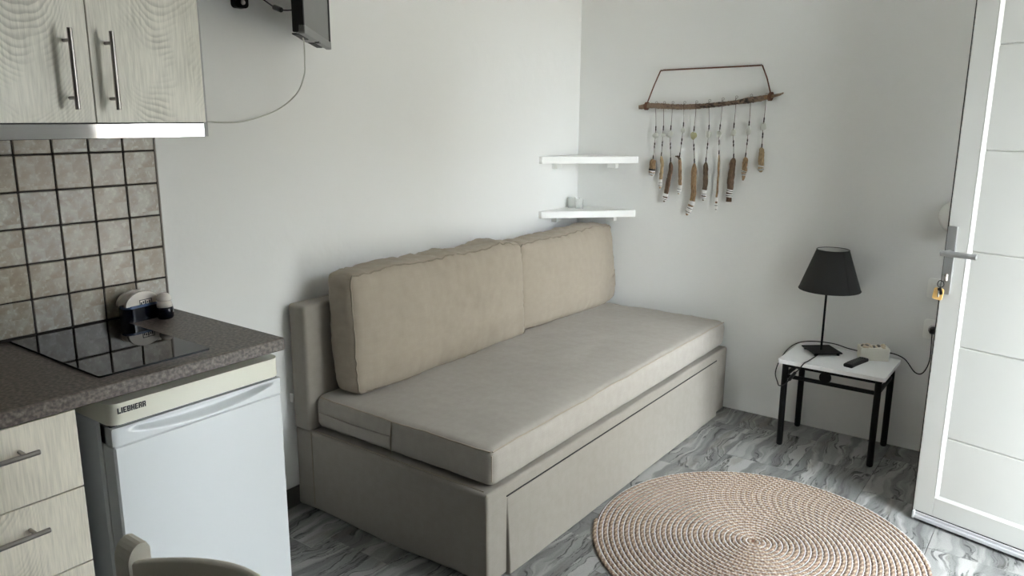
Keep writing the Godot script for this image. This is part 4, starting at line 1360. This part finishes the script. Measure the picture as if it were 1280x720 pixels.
func build_rug() -> void:
	var centre := Vector3(-1.272, 0, 1.582)
	var R := 0.597
	var pitch := 0.0196
	var rug := thing("rug", "round braided jute rug in brown and white spiral on the marble floor", "rug", centre)
	var r3 := RandomNumberGenerator.new()
	r3.seed = 21
	var fn := noise(404, 0.02, 3)
	for strand in 2:
		var pts := []
		var rad := []
		var step := 0.0052 if strand == 0 else 0.0068
		var off := 0.0 if strand == 0 else pitch * 0.5
		var half := 0.0073 if strand == 0 else 0.0027
		var a := 0.0
		var s := 0.0
		while true:
			var r := off + 0.006 + pitch * a / TAU
			if r > R - 0.009:
				break
			var k := pts.size()
			var wob := 0.0007 * sin(k * 1.9) + 0.002 * fn.get_noise_2d(cos(a) * 30.0, sin(a) * 30.0 + r * 40.0)
			pts.append(Vector3(cos(a) * (r + wob), half * 0.66 + 0.0006 + (0.0027 if strand == 1 else 0.0), sin(a) * (r + wob)))
			rad.append(half * (1.0 + (0.16 if strand == 0 else 0.12) * sin(k * (1.57 if strand == 0 else 2.2)) + r3.randf_range(-0.06, 0.06)))
			a += step / max(r, 0.006)
			s += step
		var tone := []
		for k in pts.size():
			tone.append(r3.randf())
		var f := func(i, k):
			if strand == 1:
				var g: float = 0.62 + 0.12 * (tone[i] - 0.5) + (0.06 if (i + k) % 3 == 0 else -0.05)
				return Color(g, g * 0.98, g * 0.965)
			# braid: strands cross over from one side to the other
			var ph: int = (i + (k if k < 4 else 7 - k) * 2) % 6
			var base := Color(0.20, 0.135, 0.095)
			if ph == 0:
				base = Color(0.53, 0.43, 0.31)
			elif ph == 3:
				base = Color(0.12, 0.075, 0.05)
			elif ph == 4:
				base = Color(0.28, 0.21, 0.16)
			return base * (0.85 + 0.35 * tone[i])
		part("jute_braid" if strand == 0 else "white_cord", rod(pts, rad, 7 if strand == 0 else 6, 0.66, f, Vector3.UP), M.rope, rug)
	var st := new_st()
	lathe(st, [Vector2(0.0, 0.0006), Vector2(R - 0.012, 0.0006), Vector2(R - 0.012, 0.0035), Vector2(0.0, 0.0035)], 64, Transform3D.IDENTITY, false)
	part("backing", st, M.twine, rug)

func build_chair() -> void:
	# painted wooden chair, its back towards the fridge side; sits facing -x
	var c := thing("dining_chair", "beige painted wooden chair with curved backrest in front of the fridge", "chair", Vector3(-3.50, 0, 1.42))
	var bx := 0.15
	for s in [-1, 1]:
		var st := new_st()
		var pf := PackedVector2Array()
		# side outline of the post: rounded towards the sitter at its top
		pf.append(Vector2(0.018, 0.0))
		pf.append(Vector2(0.018, 0.845))
		pf.append(Vector2(0.012, 0.856))
		for k in 7:
			var a := PI / 2 * k / 6.0
			pf.append(Vector2(0.004 - sin(a) * 0.024, 0.825 + cos(a) * 0.033))
		pf.append(Vector2(-0.022, 0.0))
		prism(st, pf, -0.022, 0.022, Transform3D(Basis.IDENTITY, Vector3(bx + 0.005, 0, s * 0.195)), false)
		part("back_post", st, M.chair_paint, c)
		part("front_leg", box(new_st(), Vector3(-0.24, 0.0, s * 0.18 - 0.018), Vector3(-0.204, 0.43, s * 0.18 + 0.018), 0.003), M.chair_paint, c)
	# backrest: bent board bowed away from the sitter
	var st := new_st()
	st.set_smooth_group(1)
	var g := []
	var n := 28
	for i in n + 1:
		var t := float(i) / n
		var z := lerpf(-0.178, 0.178, t)
		var x := 0.142 + 0.098 * pow(sin(PI * t), 0.8)
		var nx := Vector3(1, 0, -cos(PI * t) * 0.9 * 0.0).normalized()
		var top := 0.8305
		g.append([Vector3(x - 0.008, 0.62, z), Vector3(x - 0.008, top - 0.004, z), Vector3(x - 0.004, top, z), Vector3(x + 0.004, top, z), Vector3(x + 0.008, top - 0.004, z), Vector3(x + 0.008, 0.62, z)])
	for i in n:
		for j in 6:
			var k := (j + 1) % 6
			quad(st, g[i][j], g[i + 1][j], g[i + 1][k], g[i][k])
	for e in [0, n]:
		for j in range(1, 5):
			if e == 0:
				tri(st, g[e][0], g[e][j], g[e][j + 1])
			else:
				tri(st, g[e][0], g[e][j + 1], g[e][j])
	part("backrest", st, M.chair_paint, c)
	st = new_st()
	prism(st, round_rect(0.40, 0.41, 0.04), 0.43, 0.455, Transform3D(Basis(Vector3.RIGHT, -PI / 2), Vector3(-0.06, 0, 0)))
	part("seat", st, M.chair_paint, c)
	for s in [-1, 1]:
		part("seat_rail", box(new_st(), Vector3(-0.22, 0.37, s * 0.18 - 0.01), Vector3(0.15, 0.428, s * 0.18 + 0.01), 0.002), M.chair_paint, c)
